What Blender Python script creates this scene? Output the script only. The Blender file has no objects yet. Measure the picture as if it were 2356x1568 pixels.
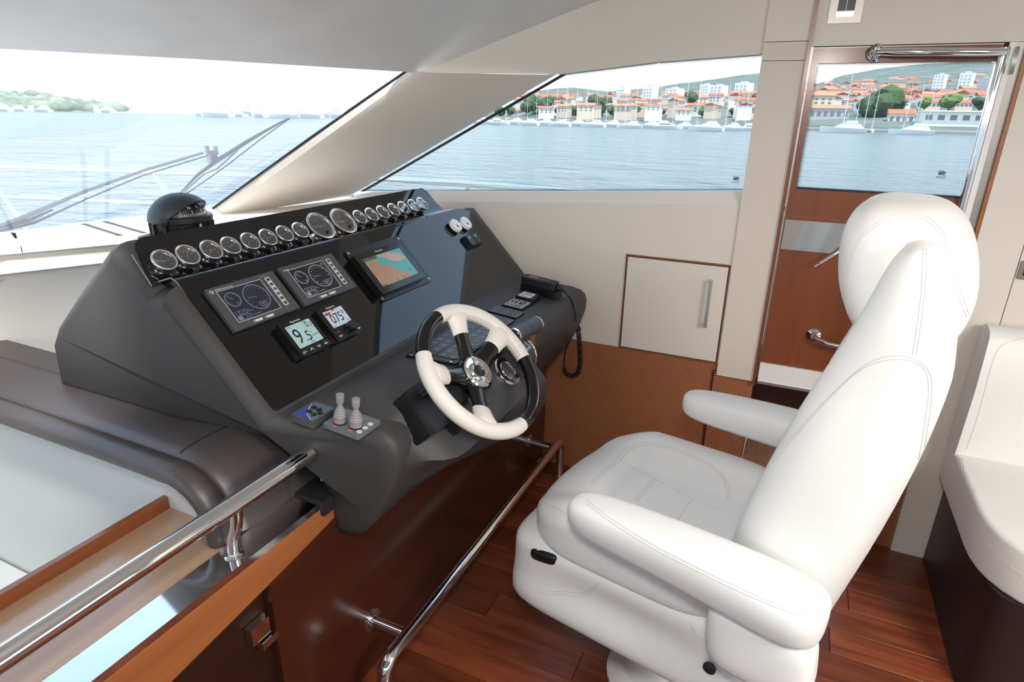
import bpy, bmesh, math, random
from math import sin, cos, pi, radians, sqrt
from mathutils import Vector as V, Matrix as M
from mathutils.bvhtree import BVHTree
random.seed(7)
SC = bpy.context.scene
COL = SC.collection
# ------------------------------------------------------------------ camera
# boat axes: X starboard, Y towards the bow, Z up; helm floor at z = 0
FPX, CX, CY = 1417.05, 1178.0, 784.0
YAW, PITCH, ROLL = radians(24.381), radians(20.368), radians(0.983)
CAMP = V((0.0, 0.0, 1.57))
FW = V((cos(YAW)*cos(PITCH), sin(YAW)*cos(PITCH), -sin(PITCH)))
_r = FW.cross(V((0, 0, 1))).normalized()
_u = _r.cross(FW)
RT = _r*cos(ROLL)+_u*sin(ROLL)
UP = _u*cos(ROLL)-_r*sin(ROLL)
cam = bpy.data.cameras.new('camera')
camo = bpy.data.objects.new('camera', cam)
COL.objects.link(camo)
cam.sensor_width = 36.0
cam.lens = FPX/2356*36
cam.clip_start = 0.02
cam.clip_end = 20000
camo.matrix_world = M(((RT.x, UP.x, -FW.x, CAMP.x), (RT.y, UP.y, -FW.y, CAMP.y), (RT.z, UP.z, -FW.z, CAMP.z), (0, 0, 0, 1)))
SC.camera = camo
# ------------------------------------------------------------------ sky, sun, flash, added fill lights, exposure
SKY_STRENGTH, SUN_STRENGTH, FLASH_W, FILL_W = 1.45, 4.0, 7.8, 34.0
w = bpy.data.worlds.new('sky')
SC.world = w
w.use_nodes = True
nt = w.node_tree
bg = nt.nodes['Background']
tc = nt.nodes.new('ShaderNodeTexCoord')
sp = nt.nodes.new('ShaderNodeSeparateXYZ')
rp = nt.nodes.new('ShaderNodeValToRGB')
nt.links.new(tc.outputs['Generated'], sp.inputs[0])
nt.links.new(sp.outputs['Z'], rp.inputs[0])
nt.links.new(rp.outputs[0], bg.inputs[0])
el = rp.color_ramp.elements
el[0].position, el[0].color = 0.0, (0.84, 0.90, 0.95, 1)
el[1].position, el[1].color = 1.0, (0.28, 0.41, 0.62, 1)
for p, c in ((0.10, (0.80, 0.86, 0.91, 1)), (0.35, (0.50, 0.63, 0.82, 1)), (0.65, (0.34, 0.48, 0.72, 1))):
    e = el.new(p)
    e.color = c
bg.inputs[1].default_value = SKY_STRENGTH
sun = bpy.data.lights.new('sun', 'SUN')
sun.energy = SUN_STRENGTH
sun.angle = radians(0.6)
sun.color = (1.0, 0.96, 0.9)
so = bpy.data.objects.new('sun', sun)
COL.objects.link(so)
so.rotation_euler = V((-0.25, -0.27, 0.93)).to_track_quat('Z', 'Y').to_euler()
def area(name, loc, target, size, power, col=(1, 1, 1)):
    l = bpy.data.lights.new(name, 'AREA')
    l.energy = power
    l.shape = 'DISK'
    l.size = size
    l.color = col
    o = bpy.data.objects.new(name, l)
    COL.objects.link(o)
    o.location = loc
    o.rotation_euler = (V(loc)-V(target)).to_track_quat('Z', 'Y').to_euler()
    return o
area('camera_flash', (-0.06, -0.02, 1.86), (1.7, 0.4, 0.8), 0.16, FLASH_W, (1.0, 0.97, 0.93))
area('salon_fill_light', (0.3, -1.6, 1.98), (0.4, -1.2, 0.0), 0.9, FILL_W, (1.0, 0.94, 0.87))  # fill light added above the salon, no such lamp seen
sl_ = bpy.data.lights.new('dash_fill_spot', 'SPOT')  # unseen spot added to brighten the white dash panel
sl_.energy = 38.0
sl_.spot_size, sl_.spot_blend, sl_.shadow_soft_size = radians(78), 0.7, 0.06
sl_.color = (1.0, 0.97, 0.93)
slo = bpy.data.objects.new('dash_fill_spot', sl_)
COL.objects.link(slo)
slo.location = (0.46, 1.40, 1.76)
slo.rotation_euler = (V((0.46, 1.40, 1.76))-V((0.92, 2.06, 0.92))).to_track_quat('Z', 'Y').to_euler()
SC.view_settings.view_transform = 'Standard'
SC.view_settings.look = 'None'
SC.view_settings.gamma = 1.0
SC.view_settings.use_curve_mapping = False
SC.view_settings.exposure = 0.74
# ------------------------------------------------------------------ places: where the line of sight through a picture point meets a plane of the boat
def ray(px, py):
    return FW+RT*((px-CX)/FPX)-UP*((py-CY)/FPX)
def on_plane(px, py, n, c):
    d = ray(px, py)
    return CAMP+d*((c-n.dot(CAMP))/n.dot(d))
def on_x(px, py, x): return on_plane(px, py, V((1, 0, 0)), x)
def on_y(px, py, y): return on_plane(px, py, V((0, 1, 0)), y)
def on_z(px, py, z): return on_plane(px, py, V((0, 0, 1)), z)
TG = radians(47)
NG = V((0, -sin(TG), cos(TG)))          # instrument panel
SG = V((0, cos(TG), sin(TG)))
CG = NG.dot(CAMP)-1.186
def on_g(px, py, off=0.0): return on_plane(px, py, NG, CG+off)
TS = radians(5)
NS = V((0, -sin(TS), cos(TS)))          # console shelf
SS = V((0, cos(TS), sin(TS)))
CS = NS.dot(V((0, 1.014, 0.917)))
def on_s(px, py, off=0.0): return on_plane(px, py, NS, CS+off)
def frame(o, x, y, z):
    return M(((x.x, y.x, z.x, o.x), (x.y, y.y, z.y, o.y), (x.z, y.z, z.z, o.z), (0, 0, 0, 1)))
EX = V((1, 0, 0))
def face(pts, which='g', off=0.0):
    """frame at the centre of a device's front face, with its width and height"""
    f = on_g if which == 'g' else on_s
    y, n = (SG, NG) if which == 'g' else (SS, NS)
    P = [f(x, yy, off) for x, yy in pts]
    c = (P[0]+P[1]+P[2]+P[3])/4
    wd = ((P[1]-P[0]).x+(P[2]-P[3]).x)/2
    ht = ((P[0]-P[3]).dot(y)+(P[1]-P[2]).dot(y))/2
    return frame(c, EX, y, n), wd, ht
def loc2(F, px, py):
    """picture point -> coordinates on the face of frame F"""
    n = F.col[2].to_3d()
    p = on_plane(px, py, n, n.dot(F.to_translation()))-F.to_translation()
    return p.dot(F.col[0].to_3d()), p.dot(F.col[1].to_3d())
# ------------------------------------------------------------------ materials
def sl(c):
    return tuple(((v/255/12.92) if v/255 <= 0.04045 else ((v/255+0.055)/1.055)**2.4) for v in c)
def mat(name, col, rough=0.5, metal=0.0, bump=None, coat=0.0, spec=0.5, emit=None, var=None):
    m = bpy.data.materials.new(name)
    m.use_nodes = True
    n = m.node_tree
    b = n.nodes['Principled BSDF']
    b.inputs['Base Color'].default_value = (*col, 1)
    b.inputs['Roughness'].default_value = rough
    b.inputs['Metallic'].default_value = metal
    b.inputs['Coat Weight'].default_value = coat
    b.inputs['Coat Roughness'].default_value = 0.16
    b.inputs['Specular IOR Level'].default_value = spec
    if emit:
        b.inputs['Emission Color'].default_value = (*emit[0], 1)
        b.inputs['Emission Strength'].default_value = emit[1]
    t = n.nodes.new('ShaderNodeTexCoord')
    if bump:
        sc, st, dist = bump
        x = n.nodes.new('ShaderNodeTexNoise')
        x.inputs['Scale'].default_value = sc
        x.inputs['Detail'].default_value = 3
        n.links.new(t.outputs['Object'], x.inputs['Vector'])
        bp = n.nodes.new('ShaderNodeBump')
        bp.inputs['Strength'].default_value = st
        bp.inputs['Distance'].default_value = dist
        n.links.new(x.outputs[0], bp.inputs['Height'])
        n.links.new(bp.outputs[0], b.inputs['Normal'])
    if var:
        sc, amt = var
        x = n.nodes.new('ShaderNodeTexNoise')
        x.inputs['Scale'].default_value = sc
        x.inputs['Detail'].default_value = 4
        n.links.new(t.outputs['Object'], x.inputs['Vector'])
        r = n.nodes.new('ShaderNodeValToRGB')
        e = r.color_ramp.elements
        e[0].position, e[1].position = 0.3, 0.7
        e[0].color = (*[max(0, v*(1-amt)) for v in col], 1)
        e[1].color = (*[min(1, v*(1+amt)) for v in col], 1)
        n.links.new(x.outputs[0], r.inputs[0])
        n.links.new(r.outputs[0], b.inputs['Base Color'])
    return m
def wood(name, c1, c2, scale, rough=0.25, coat=0.3, rnd=0.0):
    """grain stretched along one axis; scale is per axis"""
    m = mat(name, c1, rough, coat=coat)
    n = m.node_tree
    b = n.nodes['Principled BSDF']
    t = n.nodes.new('ShaderNodeTexCoord')
    mp = n.nodes.new('ShaderNodeMapping')
    mp.inputs['Scale'].default_value = scale
    x = n.nodes.new('ShaderNodeTexNoise')
    x.inputs['Scale'].default_value = 1.0
    x.inputs['Detail'].default_value = 6
    x.inputs['Roughness'].default_value = 0.65
    x.inputs['Distortion'].default_value = 0.4
    r = n.nodes.new('ShaderNodeValToRGB')
    e = r.color_ramp.elements
    e[0].position, e[1].position = 0.30, 0.72
    e[0].color, e[1].color = (*c1, 1), (*c2, 1)
    n.links.new(t.outputs['Object'], mp.inputs[0])
    n.links.new(mp.outputs[0], x.inputs['Vector'])
    n.links.new(x.outputs[0], r.inputs[0])
    last = r.outputs[0]
    if rnd:
        oi = n.nodes.new('ShaderNodeObjectInfo')
        ad = n.nodes.new('ShaderNodeVectorMath')
        ad.operation = 'ADD'
        mu = n.nodes.new('ShaderNodeMath')
        mu.operation = 'MULTIPLY'
        mu.inputs[1].default_value = 40
        n.links.new(oi.outputs['Random'], mu.inputs[0])
        n.links.new(mp.outputs[0], ad.inputs[0])
        n.links.new(mu.outputs[0], ad.inputs[1])
        n.links.new(ad.outputs[0], x.inputs['Vector'])
        mr = n.nodes.new('ShaderNodeMapRange')
        mr.inputs[3].default_value = 1-rnd
        mr.inputs[4].default_value = 1+rnd
        n.links.new(oi.outputs['Random'], mr.inputs[0])
        hs = n.nodes.new('ShaderNodeHueSaturation')
        n.links.new(mr.outputs[0], hs.inputs['Value'])
        n.links.new(last, hs.inputs['Color'])
        last = hs.outputs[0]
    n.links.new(last, b.inputs['Base Color'])
    return m
def glassm(name, tint, haze=0.0, refl=1.0):
    m = bpy.data.materials.new(name)
    m.use_nodes = True
    n = m.node_tree
    n.nodes.remove(n.nodes['Principled BSDF'])
    out = n.nodes['Material Output']
    tr = n.nodes.new('ShaderNodeBsdfTransparent')
    tr.inputs[0].default_value = (*tint, 1)
    gl = n.nodes.new('ShaderNodeBsdfGlossy')
    gl.inputs['Roughness'].default_value = 0.02
    fr = n.nodes.new('ShaderNodeFresnel')
    fr.inputs[0].default_value = 1.45
    mu = n.nodes.new('ShaderNodeMath')
    mu.operation = 'MULTIPLY'
    mu.inputs[1].default_value = refl
    mx = n.nodes.new('ShaderNodeMixShader')
    n.links.new(fr.outputs[0], mu.inputs[0])
    n.links.new(mu.outputs[0], mx.inputs[0])
    last = tr.outputs[0]
    if haze:
        df = n.nodes.new('ShaderNodeBsdfTranslucent')
        df.inputs[0].default_value = (0.9, 0.95, 1, 1)
        m2 = n.nodes.new('ShaderNodeMixShader')
        m2.inputs[0].default_value = haze
        n.links.new(tr.outputs[0], m2.inputs[1])
        n.links.new(df.outputs[0], m2.inputs[2])
        last = m2.outputs[0]
    n.links.new(last, mx.inputs[1])
    n.links.new(gl.outputs[0], mx.inputs[2])
    n.links.new(mx.outputs[0], out.inputs[0])
    return m
def screen(name, col, s=1.0):
    return mat(name, (0.01, 0.01, 0.01), 0.25, emit=(col, s*0.68))
MT = {}
MT['cream'] = mat('cream_leather', (0.72, 0.665, 0.595), 0.55, bump=(220, 0.06, 0.002))
MT['cream2'] = mat('cream_padding', (0.68, 0.61, 0.53), 0.6, bump=(220, 0.06, 0.002))
MT['white'] = mat('white_leather', (0.81, 0.80, 0.775), 0.42, bump=(130, 0.10, 0.002))
MT['stitch'] = mat('stitch_thread', (0.60, 0.575, 0.55), 0.8)
MT['whitepaint'] = mat('white_gelcoat', (0.82, 0.82, 0.80), 0.35)
MT['sill'] = mat('white_dash_leather', (0.80, 0.77, 0.73), 0.6, bump=(200, 0.05, 0.002))
MT['wallwhite'] = mat('white_wall_lining', (0.72, 0.74, 0.72), 0.55)
MT['ceil'] = mat('ceiling_lacquer', (0.80, 0.765, 0.74), 0.34, var=(2.2, 0.10), coat=0.0, spec=0.35, bump=(3, 0.05, 0.02))  # colour noise stands in for the lacquer's reflected swirls
MT['pod'] = mat('grey_moulded_console', (0.045, 0.0415, 0.042), 0.55, bump=(900, 0.25, 0.001))
MT['gloss'] = mat('gloss_black_panel', (0.0045, 0.0042, 0.004), 0.035, spec=0.6)
MT['black'] = mat('black_plastic', (0.008, 0.008, 0.009), 0.35)
MT['rubber'] = mat('black_rubber', (0.012, 0.012, 0.013), 0.6)
MT['bezel'] = mat('dark_grey_bezel', (0.062, 0.065, 0.072), 0.45)
MT['i70'] = mat('black_glossy_bezel', (0.010, 0.010, 0.010), 0.12)
MT['chrome'] = mat('polished_steel', (0.83, 0.82, 0.80), 0.06, 1.0)
MT['satin'] = mat('brushed_steel', (0.33, 0.31, 0.29), 0.38, 1.0)
MT['bezelring'] = mat('gauge_bezel_steel', (0.80, 0.79, 0.78), 0.22, 1.0)
MT['alu'] = mat('satin_aluminium', (0.62, 0.62, 0.62), 0.35, 1.0)
MT['cherry'] = wood('cherry_veneer', (0.165, 0.040, 0.013), (0.26, 0.070, 0.023), (14, 14, 1.2), 0.3, 0.25)
MT['cherrybright'] = wood('cherry_bright', (0.30, 0.092, 0.028), (0.42, 0.145, 0.045), (2.0, 14, 40), 0.3, 0.3)  # brighter cherry, for the painted lit band and the door jamb edge
MT['maple'] = wood('ledge_veneer', (0.44, 0.27, 0.16), (0.56, 0.37, 0.24), (2.0, 30, 30), 0.22, 0.5)
MT['lip'] = wood('ledge_lip', (0.24, 0.066, 0.02), (0.34, 0.105, 0.035), (2.0, 40, 40), 0.25, 0.4)
MT['mahog'] = wood('mahogany_front', (0.040, 0.0095, 0.0045), (0.066, 0.016, 0.007), (2.2, 10, 10), 0.22, 0.4)
MT['plank'] = wood('floor_plank_wood', (0.115, 0.023, 0.0085), (0.28, 0.070, 0.024), (30, 2.6, 10), 0.32, 0.12, rnd=0.4)
MT['joint'] = mat('floor_underlay', (0.012, 0.005, 0.004), 0.6)
MT['teak'] = wood('teak_step', (0.24, 0.10, 0.035), (0.36, 0.17, 0.07), (1.5, 40, 40), 0.5, 0.0)
MT['brown'] = mat('brown_leather', (0.056, 0.043, 0.042), 0.44, spec=1.0, bump=(260, 0.12, 0.002))
MT['sofabase'] = mat('dark_brown_leather', (0.020, 0.0125, 0.012), 0.45, bump=(160, 0.1, 0.002))
MT['grey'] = mat('grey_plastic', (0.135, 0.145, 0.155), 0.5)
MT['joy'] = mat('light_grey_rubber', (0.27, 0.26, 0.255), 0.55)
MT['print'] = mat('white_print', (0.62, 0.62, 0.62), 0.5)
MT['printdim'] = mat('grey_print', (0.26, 0.28, 0.31), 0.5)
MT['key'] = mat('slate_keypad', (0.030, 0.040, 0.050), 0.35)
MT['keytop'] = mat('slate_button', (0.085, 0.105, 0.12), 0.35)
MT['keyline'] = mat('button_outline', (0.24, 0.27, 0.28), 0.5)
MT['lever'] = mat('blue_grey_leather_grip', (0.045, 0.055, 0.072), 0.5, bump=(400, 0.1, 0.001))
MT['wheelw'] = mat('ivory_leather', (0.72, 0.675, 0.62), 0.45, bump=(300, 0.08, 0.001))
MT['dial'] = mat('dial_dark', (0.035, 0.034, 0.033), 0.4)
MT['dialbig'] = mat('dial_grey', (0.075, 0.070, 0.066), 0.4)
MT['dialw'] = mat('dial_white', (0.62, 0.62, 0.66), 0.5)
MT['needle'] = mat('white_needle', (0.75, 0.72, 0.68), 0.5)
MT['red'] = mat('red_print', (0.55, 0.03, 0.02), 0.5)
MT['redled'] = mat('red_lamp', (0.4, 0.01, 0.01), 0.4, emit=((1.0, 0.06, 0.04), 0.55))
MT['greenled'] = mat('green_lamp', (0.02, 0.35, 0.2), 0.4, emit=((0.04, 0.75, 0.42), 0.4))
MT['lens'] = glassm('instrument_lens', (1, 1, 1), 0.0, 0.8)
MT['glass'] = glassm('side_glass', (0.97, 0.99, 0.985), 0.012, 0.07)
MT['wscreen'] = glassm('windshield_glass', (0.95, 0.99, 1.0), 0.12, 0.07)
MT['frit'] = mat('black_frit', (0.004, 0.008, 0.010), 0.4)
MT['scr_dark'] = screen('screen_navy', (0.010, 0.011, 0.022), 1.0)
MT['scr_black'] = screen('screen_black', (0.006, 0.004, 0.008), 1.0)
MT['scr_line'] = screen('screen_line_blue', (0.15, 0.155, 0.21), 1.0)
MT['scr_line2'] = screen('screen_line_grey', (0.24, 0.215, 0.27), 1.0)
MT['scr_dim'] = screen('screen_dim', (0.055, 0.058, 0.075), 1.0)
MT['scr_green'] = screen('screen_green', (0.01, 0.35, 0.02), 1.0)
MT['lcd'] = screen('lcd_aqua', (0.36, 0.50, 0.50), 0.9)
MT['lcd2'] = screen('lcd_lilac', (0.44, 0.49, 0.58), 0.9)
MT['lcdink'] = mat('lcd_ink', (0.006, 0.008, 0.010), 0.5)
MT['lcdgrey'] = mat('lcd_grey_ink', (0.10, 0.13, 0.14), 0.5)
MT['lcdred'] = screen('lcd_red', (0.32, 0.02, 0.015), 0.9)
MT['chartland'] = screen('chart_land', (0.29, 0.165, 0.095), 0.9)
MT['chartland2'] = screen('chart_land_pale', (0.34, 0.24, 0.19), 0.9)
MT['chartsea'] = screen('chart_sea', (0.055, 0.26, 0.24), 0.9)
MT['chartgrey'] = screen('chart_bar', (0.06, 0.055, 0.055), 0.9)
MT['keyblue'] = mat('blue_label', (0.02, 0.03, 0.26), 0.4)
MT['yellow'] = mat('yellow_line', (0.55, 0.38, 0.02), 0.5)
MT['compass'] = mat('compass_shell', (0.020, 0.026, 0.034), 0.5)
MT['frameedge'] = wood('locker_frame_wood', (0.16, 0.06, 0.025), (0.25, 0.10, 0.04), (20, 20, 20), 0.35, 0.1)
MT['darkwood'] = wood('dark_door_wood', (0.018, 0.0055, 0.003), (0.032, 0.009, 0.005), (2.2, 10, 10), 0.35, 0.1)  # wood darkened in place of setting the door in a deeper recess
MT['curtain'] = mat('dark_recess', (0.010, 0.006, 0.005), 0.7)
def wicker():
    m = mat('woven_wall_covering', (0.2, 0.07, 0.03), 0.5)
    n = m.node_tree
    b = n.nodes['Principled BSDF']
    t = n.nodes.new('ShaderNodeTexCoord')
    sx = n.nodes.new('ShaderNodeSeparateXYZ')
    n.links.new(t.outputs['Object'], sx.inputs[0])
    def wave(src, k):
        a = n.nodes.new('ShaderNodeMath')
        a.operation = 'MULTIPLY'
        a.inputs[1].default_value = k
        s = n.nodes.new('ShaderNodeMath')
        s.operation = 'SINE'
        n.links.new(sx.outputs[src], a.inputs[0])
        n.links.new(a.outputs[0], s.inputs[0])
        return s
    s1, s2 = wave('Y', 2*pi/0.0135), wave('Z', 2*pi/0.0115)
    pr = n.nodes.new('ShaderNodeMath')
    pr.operation = 'MULTIPLY'
    n.links.new(s1.outputs[0], pr.inputs[0])
    n.links.new(s2.outputs[0], pr.inputs[1])
    r = n.nodes.new('ShaderNodeValToRGB')
    e = r.color_ramp.elements
    e[0].position, e[1].position = 0.30, 0.75
    e[0].color, e[1].color = (0.15, 0.042, 0.016, 1), (0.56, 0.215, 0.092, 1)
    mr = n.nodes.new('ShaderNodeMapRange')
    mr.inputs[1].default_value = -1
    n.links.new(pr.outputs[0], mr.inputs[0])
    n.links.new(mr.outputs[0], r.inputs[0])
    n.links.new(r.outputs[0], b.inputs['Base Color'])
    bp = n.nodes.new('ShaderNodeBump')
    bp.inputs['Strength'].default_value = 0.6
    bp.inputs['Distance'].default_value = 0.002
    n.links.new(mr.outputs[0], bp.inputs['Height'])
    n.links.new(bp.outputs[0], b.inputs['Normal'])
    return m
MT['wicker'] = wicker()
# ------------------------------------------------------------------ building helpers
WM = {}
def setp(o, label=None, cat=None, group=None, kind=None):
    if label: o['label'] = label
    if cat: o['category'] = cat
    if group: o['group'] = group
    if kind: o['kind'] = kind
    return o
def place(o, world, parent):
    WM[o.name] = world
    if parent is not None:
        o.parent = parent
        o.matrix_basis = WM[parent.name].inverted() @ world
    else:
        o.matrix_basis = world
def empty(name, loc=(0, 0, 0), F=None, **kw):
    o = bpy.data.objects.new(name, None)
    o.empty_display_size = 0.05
    COL.objects.link(o)
    place(o, F if F is not None else M.Translation(V(loc)), None)
    return setp(o, **kw)
def make(name, bm, mats, parent=None, F=None, smooth=True, sharp=38, bev=0.0, seg=2, center=True, **kw):
    if bev:
        es = [e for e in bm.edges if len(e.link_faces) == 2 and e.calc_face_angle(0) > radians(30)]
        bmesh.ops.bevel(bm, geom=es, offset=bev, segments=seg, profile=0.5, affect='EDGES', clamp_overlap=True)
    bmesh.ops.recalc_face_normals(bm, faces=bm.faces[:])
    W = F.copy() if F is not None else M.Identity(4)
    if center and bm.verts:
        lo = V((min(v.co.x for v in bm.verts), min(v.co.y for v in bm.verts), min(v.co.z for v in bm.verts)))
        hi = V((max(v.co.x for v in bm.verts), max(v.co.y for v in bm.verts), max(v.co.z for v in bm.verts)))
        c = (lo+hi)/2
        c.z = lo.z
        bmesh.ops.translate(bm, verts=bm.verts[:], vec=-c)
        W = W @ M.Translation(c)
    me = bpy.data.meshes.new(name)
    bm.to_mesh(me)
    bm.free()
    if not isinstance(mats, (list, tuple)): mats = [mats]
    for m in mats:
        me.materials.append(MT[m] if isinstance(m, str) else m)
    if smooth and len(me.polygons):
        me.polygons.foreach_set('use_smooth', [True]*len(me.polygons))
        me.set_sharp_from_angle(angle=radians(sharp))
    o = bpy.data.objects.new(name, me)
    COL.objects.link(o)
    place(o, W, parent)
    return setp(o, **kw)
def copy_tree(o, world, **kw):
    r = o.copy()
    COL.objects.link(r)
    place(r, world, None)
    setp(r, **kw)
    def kids(a, b):
        for ch in list(a.children):
            c = ch.copy()
            COL.objects.link(c)
            c.parent = b
            kids(ch, c)
    kids(o, r)
    return r
def nb(): return bmesh.new()
def fc(bm, vs, mi=0):
    try:
        f = bm.faces.new(vs)
        f.material_index = mi
        return f
    except ValueError:
        return None
def box(bm, c, s, R=None, mi=0):
    c = V(c)
    h = V(s)/2
    vs = []
    for x in (-1, 1):
        for y in (-1, 1):
            for z in (-1, 1):
                p = V((x*h.x, y*h.y, z*h.z))
                if R is not None: p = R @ p
                vs.append(bm.verts.new(c+p))
    for q in ((0, 1, 3, 2), (4, 6, 7, 5), (0, 4, 5, 1), (2, 3, 7, 6), (0, 2, 6, 4), (1, 5, 7, 3)):
        fc(bm, [vs[i] for i in q], mi)
    return bm
def prism(bm, pts, vec, mi=0):
    pts = [V(p) for p in pts]
    vec = V(vec)
    a = [bm.verts.new(p) for p in pts]
    b = [bm.verts.new(p+vec) for p in pts]
    n = len(a)
    fc(bm, a[::-1], mi)
    fc(bm, b, mi)
    for i in range(n):
        fc(bm, (a[i], a[(i+1) % n], b[(i+1) % n], b[i]), mi)
    return bm
def flat(bm, pts, z=0.0, th=0.0005, mi=0):
    return prism(bm, [(p[0], p[1], z) for p in pts], (0, 0, th), mi)
def rr(cx, cy, w_, h_, r, n=4):
    out = []
    for sx, sy, a0 in ((1, 1, 0), (-1, 1, 90), (-1, -1, 180), (1, -1, 270)):
        for k in range(n+1):
            a = radians(a0+90*k/n)
            out.append((cx+sx*(w_/2-r)+r*cos(a), cy+sy*(h_/2-r)+r*sin(a)))
    return out
def rpoly(pts, r, n=4):
    """rounded corners on a 3-D polygon; r may be a list"""
    out = []
    N = len(pts)
    for i in range(N):
        p, a, b = V(pts[i]), V(pts[i-1]), V(pts[(i+1) % N])
        q = r[i] if isinstance(r, (list, tuple)) else r
        if q <= 0:
            out.append(p)
            continue
        p0, p2 = p+(a-p).normalized()*q, p+(b-p).normalized()*q
        for k in range(n+1):
            t = k/n
            out.append(p0*(1-t)**2+p*2*t*(1-t)+p2*t*t)
    return out
def stroke(bm, p, q, wd, z=0.0, th=0.0005, mi=0):
    p, q = V((p[0], p[1])), V((q[0], q[1]))
    d = (q-p).normalized()
    s = V((-d.y, d.x))*wd/2
    return flat(bm, [p-s, q-s, q+s, p+s], z, th, mi)
def ring(bm, cx, cy, rx, ry, wd, z=0.0, th=0.0005, n=40, a0=0.0, a1=2*pi, mi=0):
    closed = abs(a1-a0-2*pi) < 1e-6
    k = n if closed else n+1
    L = []
    for i in range(k):
        a = a0+(a1-a0)*i/n
        for r_, zz in ((0, z), (wd, z), (wd, z+th), (0, z+th)):
            L.append(bm.verts.new((cx+(rx-r_)*cos(a), cy+(ry-r_)*sin(a), zz)))
    for i in range(n):
        j = (i+1) % k
        for m_ in range(4):
            fc(bm, (L[4*i+m_], L[4*j+m_], L[4*j+(m_+1) % 4], L[4*i+(m_+1) % 4]), mi)
    return bm
def outline(bm, cx, cy, w_, h_, t, z=0.0, th=0.0005, mi=0):
    flat(bm, rr(cx, cy+h_/2-t/2, w_, t, t*0.2, 1), z, th, mi)
    flat(bm, rr(cx, cy-h_/2+t/2, w_, t, t*0.2, 1), z, th, mi)
    flat(bm, rr(cx-w_/2+t/2, cy, t, h_-2*t, t*0.2, 1), z, th, mi)
    flat(bm, rr(cx+w_/2-t/2, cy, t, h_-2*t, t*0.2, 1), z, th, mi)
def tube(bm, pts, r, n=12, closed=False, mi=0, cap=True, flatk=1.0):
    pts = [V(p) for p in pts]
    N = len(pts)
    rs = r if isinstance(r, (list, tuple)) else [r]*N
    tang = []
    for i in range(N):
        a = pts[i-1] if (i > 0 or closed) else pts[i]
        b = pts[(i+1) % N] if (i < N-1 or closed) else pts[i]
        tang.append((b-a).normalized())
    up = V((0, 0, 1))
    if abs(tang[0].dot(up)) > 0.9: up = V((1, 0, 0))
    x = tang[0].cross(up).normalized()
    rings = []
    for i in range(N):
        if i:
            x = tang[i-1].rotation_difference(tang[i]) @ x
        x = (x-tang[i]*x.dot(tang[i])).normalized()
        y = tang[i].cross(x)
        rings.append([bm.verts.new(pts[i]+x*rs[i]*cos(2*pi*k/n)+y*rs[i]*flatk*sin(2*pi*k/n)) for k in range(n)])
    loftv(bm, rings, closed, cap, mi)
    return bm
def loftv(bm, rings, closed=False, cap=True, mi=0, open_ring=False):
    n = len(rings[0])
    N = len(rings)
    for i in range(N if closed else N-1):
        a, b = rings[i], rings[(i+1) % N]
        for k in range(n-1 if open_ring else n):
            fc(bm, (a[k], a[(k+1) % n], b[(k+1) % n], b[k]), mi)
    if cap and not closed and not open_ring:
        fc(bm, rings[0][::-1], mi)
        fc(bm, rings[-1], mi)
def loft(bm, rings, closed=False, cap=True, mi=0, open_ring=False):
    loftv(bm, [[bm.verts.new(V(p)) for p in r] for r in rings], closed, cap, mi, open_ring)
    return bm
def lathe(bm, prof, n=28, mi=0, axis=None):
    """profile of (radius, height) about local z"""
    A = axis if axis is not None else M.Identity(4)
    rings = []
    for r_, z in prof:
        rings.append([bm.verts.new(A @ V((r_*cos(2*pi*k/n), r_*sin(2*pi*k/n), z))) for k in range(n)])
    for i in range(len(rings)-1):
        for k in range(n):
            fc(bm, (rings[i][k], rings[i][(k+1) % n], rings[i+1][(k+1) % n], rings[i+1][k]), mi)
    fc(bm, rings[0][::-1], mi)
    fc(bm, rings[-1], mi)
    return bm
def rbox(bm, c, h, e=6.0, cuts=9, fn=None, mi=0):
    """rounded cushion-like box: superellipsoid of half sizes h"""
    t = bmesh.new()
    bmesh.ops.create_cube(t, size=2)
    bmesh.ops.subdivide_edges(t, edges=t.edges[:], cuts=cuts, use_grid_fill=True)
    c, h = V(c), V(h)
    mp = {}
    for v in t.verts:
        p = v.co
        q = p/((abs(p.x)**e+abs(p.y)**e+abs(p.z)**e)**(1/e))
        q = V((q.x*h.x, q.y*h.y, q.z*h.z))
        if fn: q = fn(q)
        mp[v.index] = bm.verts.new(c+q)
    for f in t.faces:
        fc(bm, [mp[v.index] for v in f.verts], mi)
    t.free()
    return bm
def arc(c, a, b, r, t0, t1, n=6):
    return [V(c)+V(a)*r*cos(radians(t0+(t1-t0)*k/n))+V(b)*r*sin(radians(t0+(t1-t0)*k/n)) for k in range(n+1)]
_fc = {}
def text(name, s, size, F, m, parent, x=0.0, y=0.0, z=0.0006, align='CENTER', sx=1.0, ext=0.0002, **kw):
    cu = bpy.data.curves.new(name, 'FONT')
    cu.body = s
    cu.size = size
    cu.align_x = align
    cu.align_y = 'CENTER'
    cu.extrude = ext
    cu.resolution_u = 3
    t = bpy.data.objects.new('t', cu)
    me = bpy.data.meshes.new_from_object(t)
    bpy.data.objects.remove(t)
    bpy.data.curves.remove(cu)
    me.name = name
    me.materials.clear()
    me.materials.append(MT[m] if isinstance(m, str) else m)
    o = bpy.data.objects.new(name, me)
    COL.objects.link(o)
    place(o, F @ M.Translation((x, y, z)) @ M.Diagonal((sx, 1, 1, 1)), parent)
    return setp(o, **kw)
# ================================================================== SETTING
XW = 2.42
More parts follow.
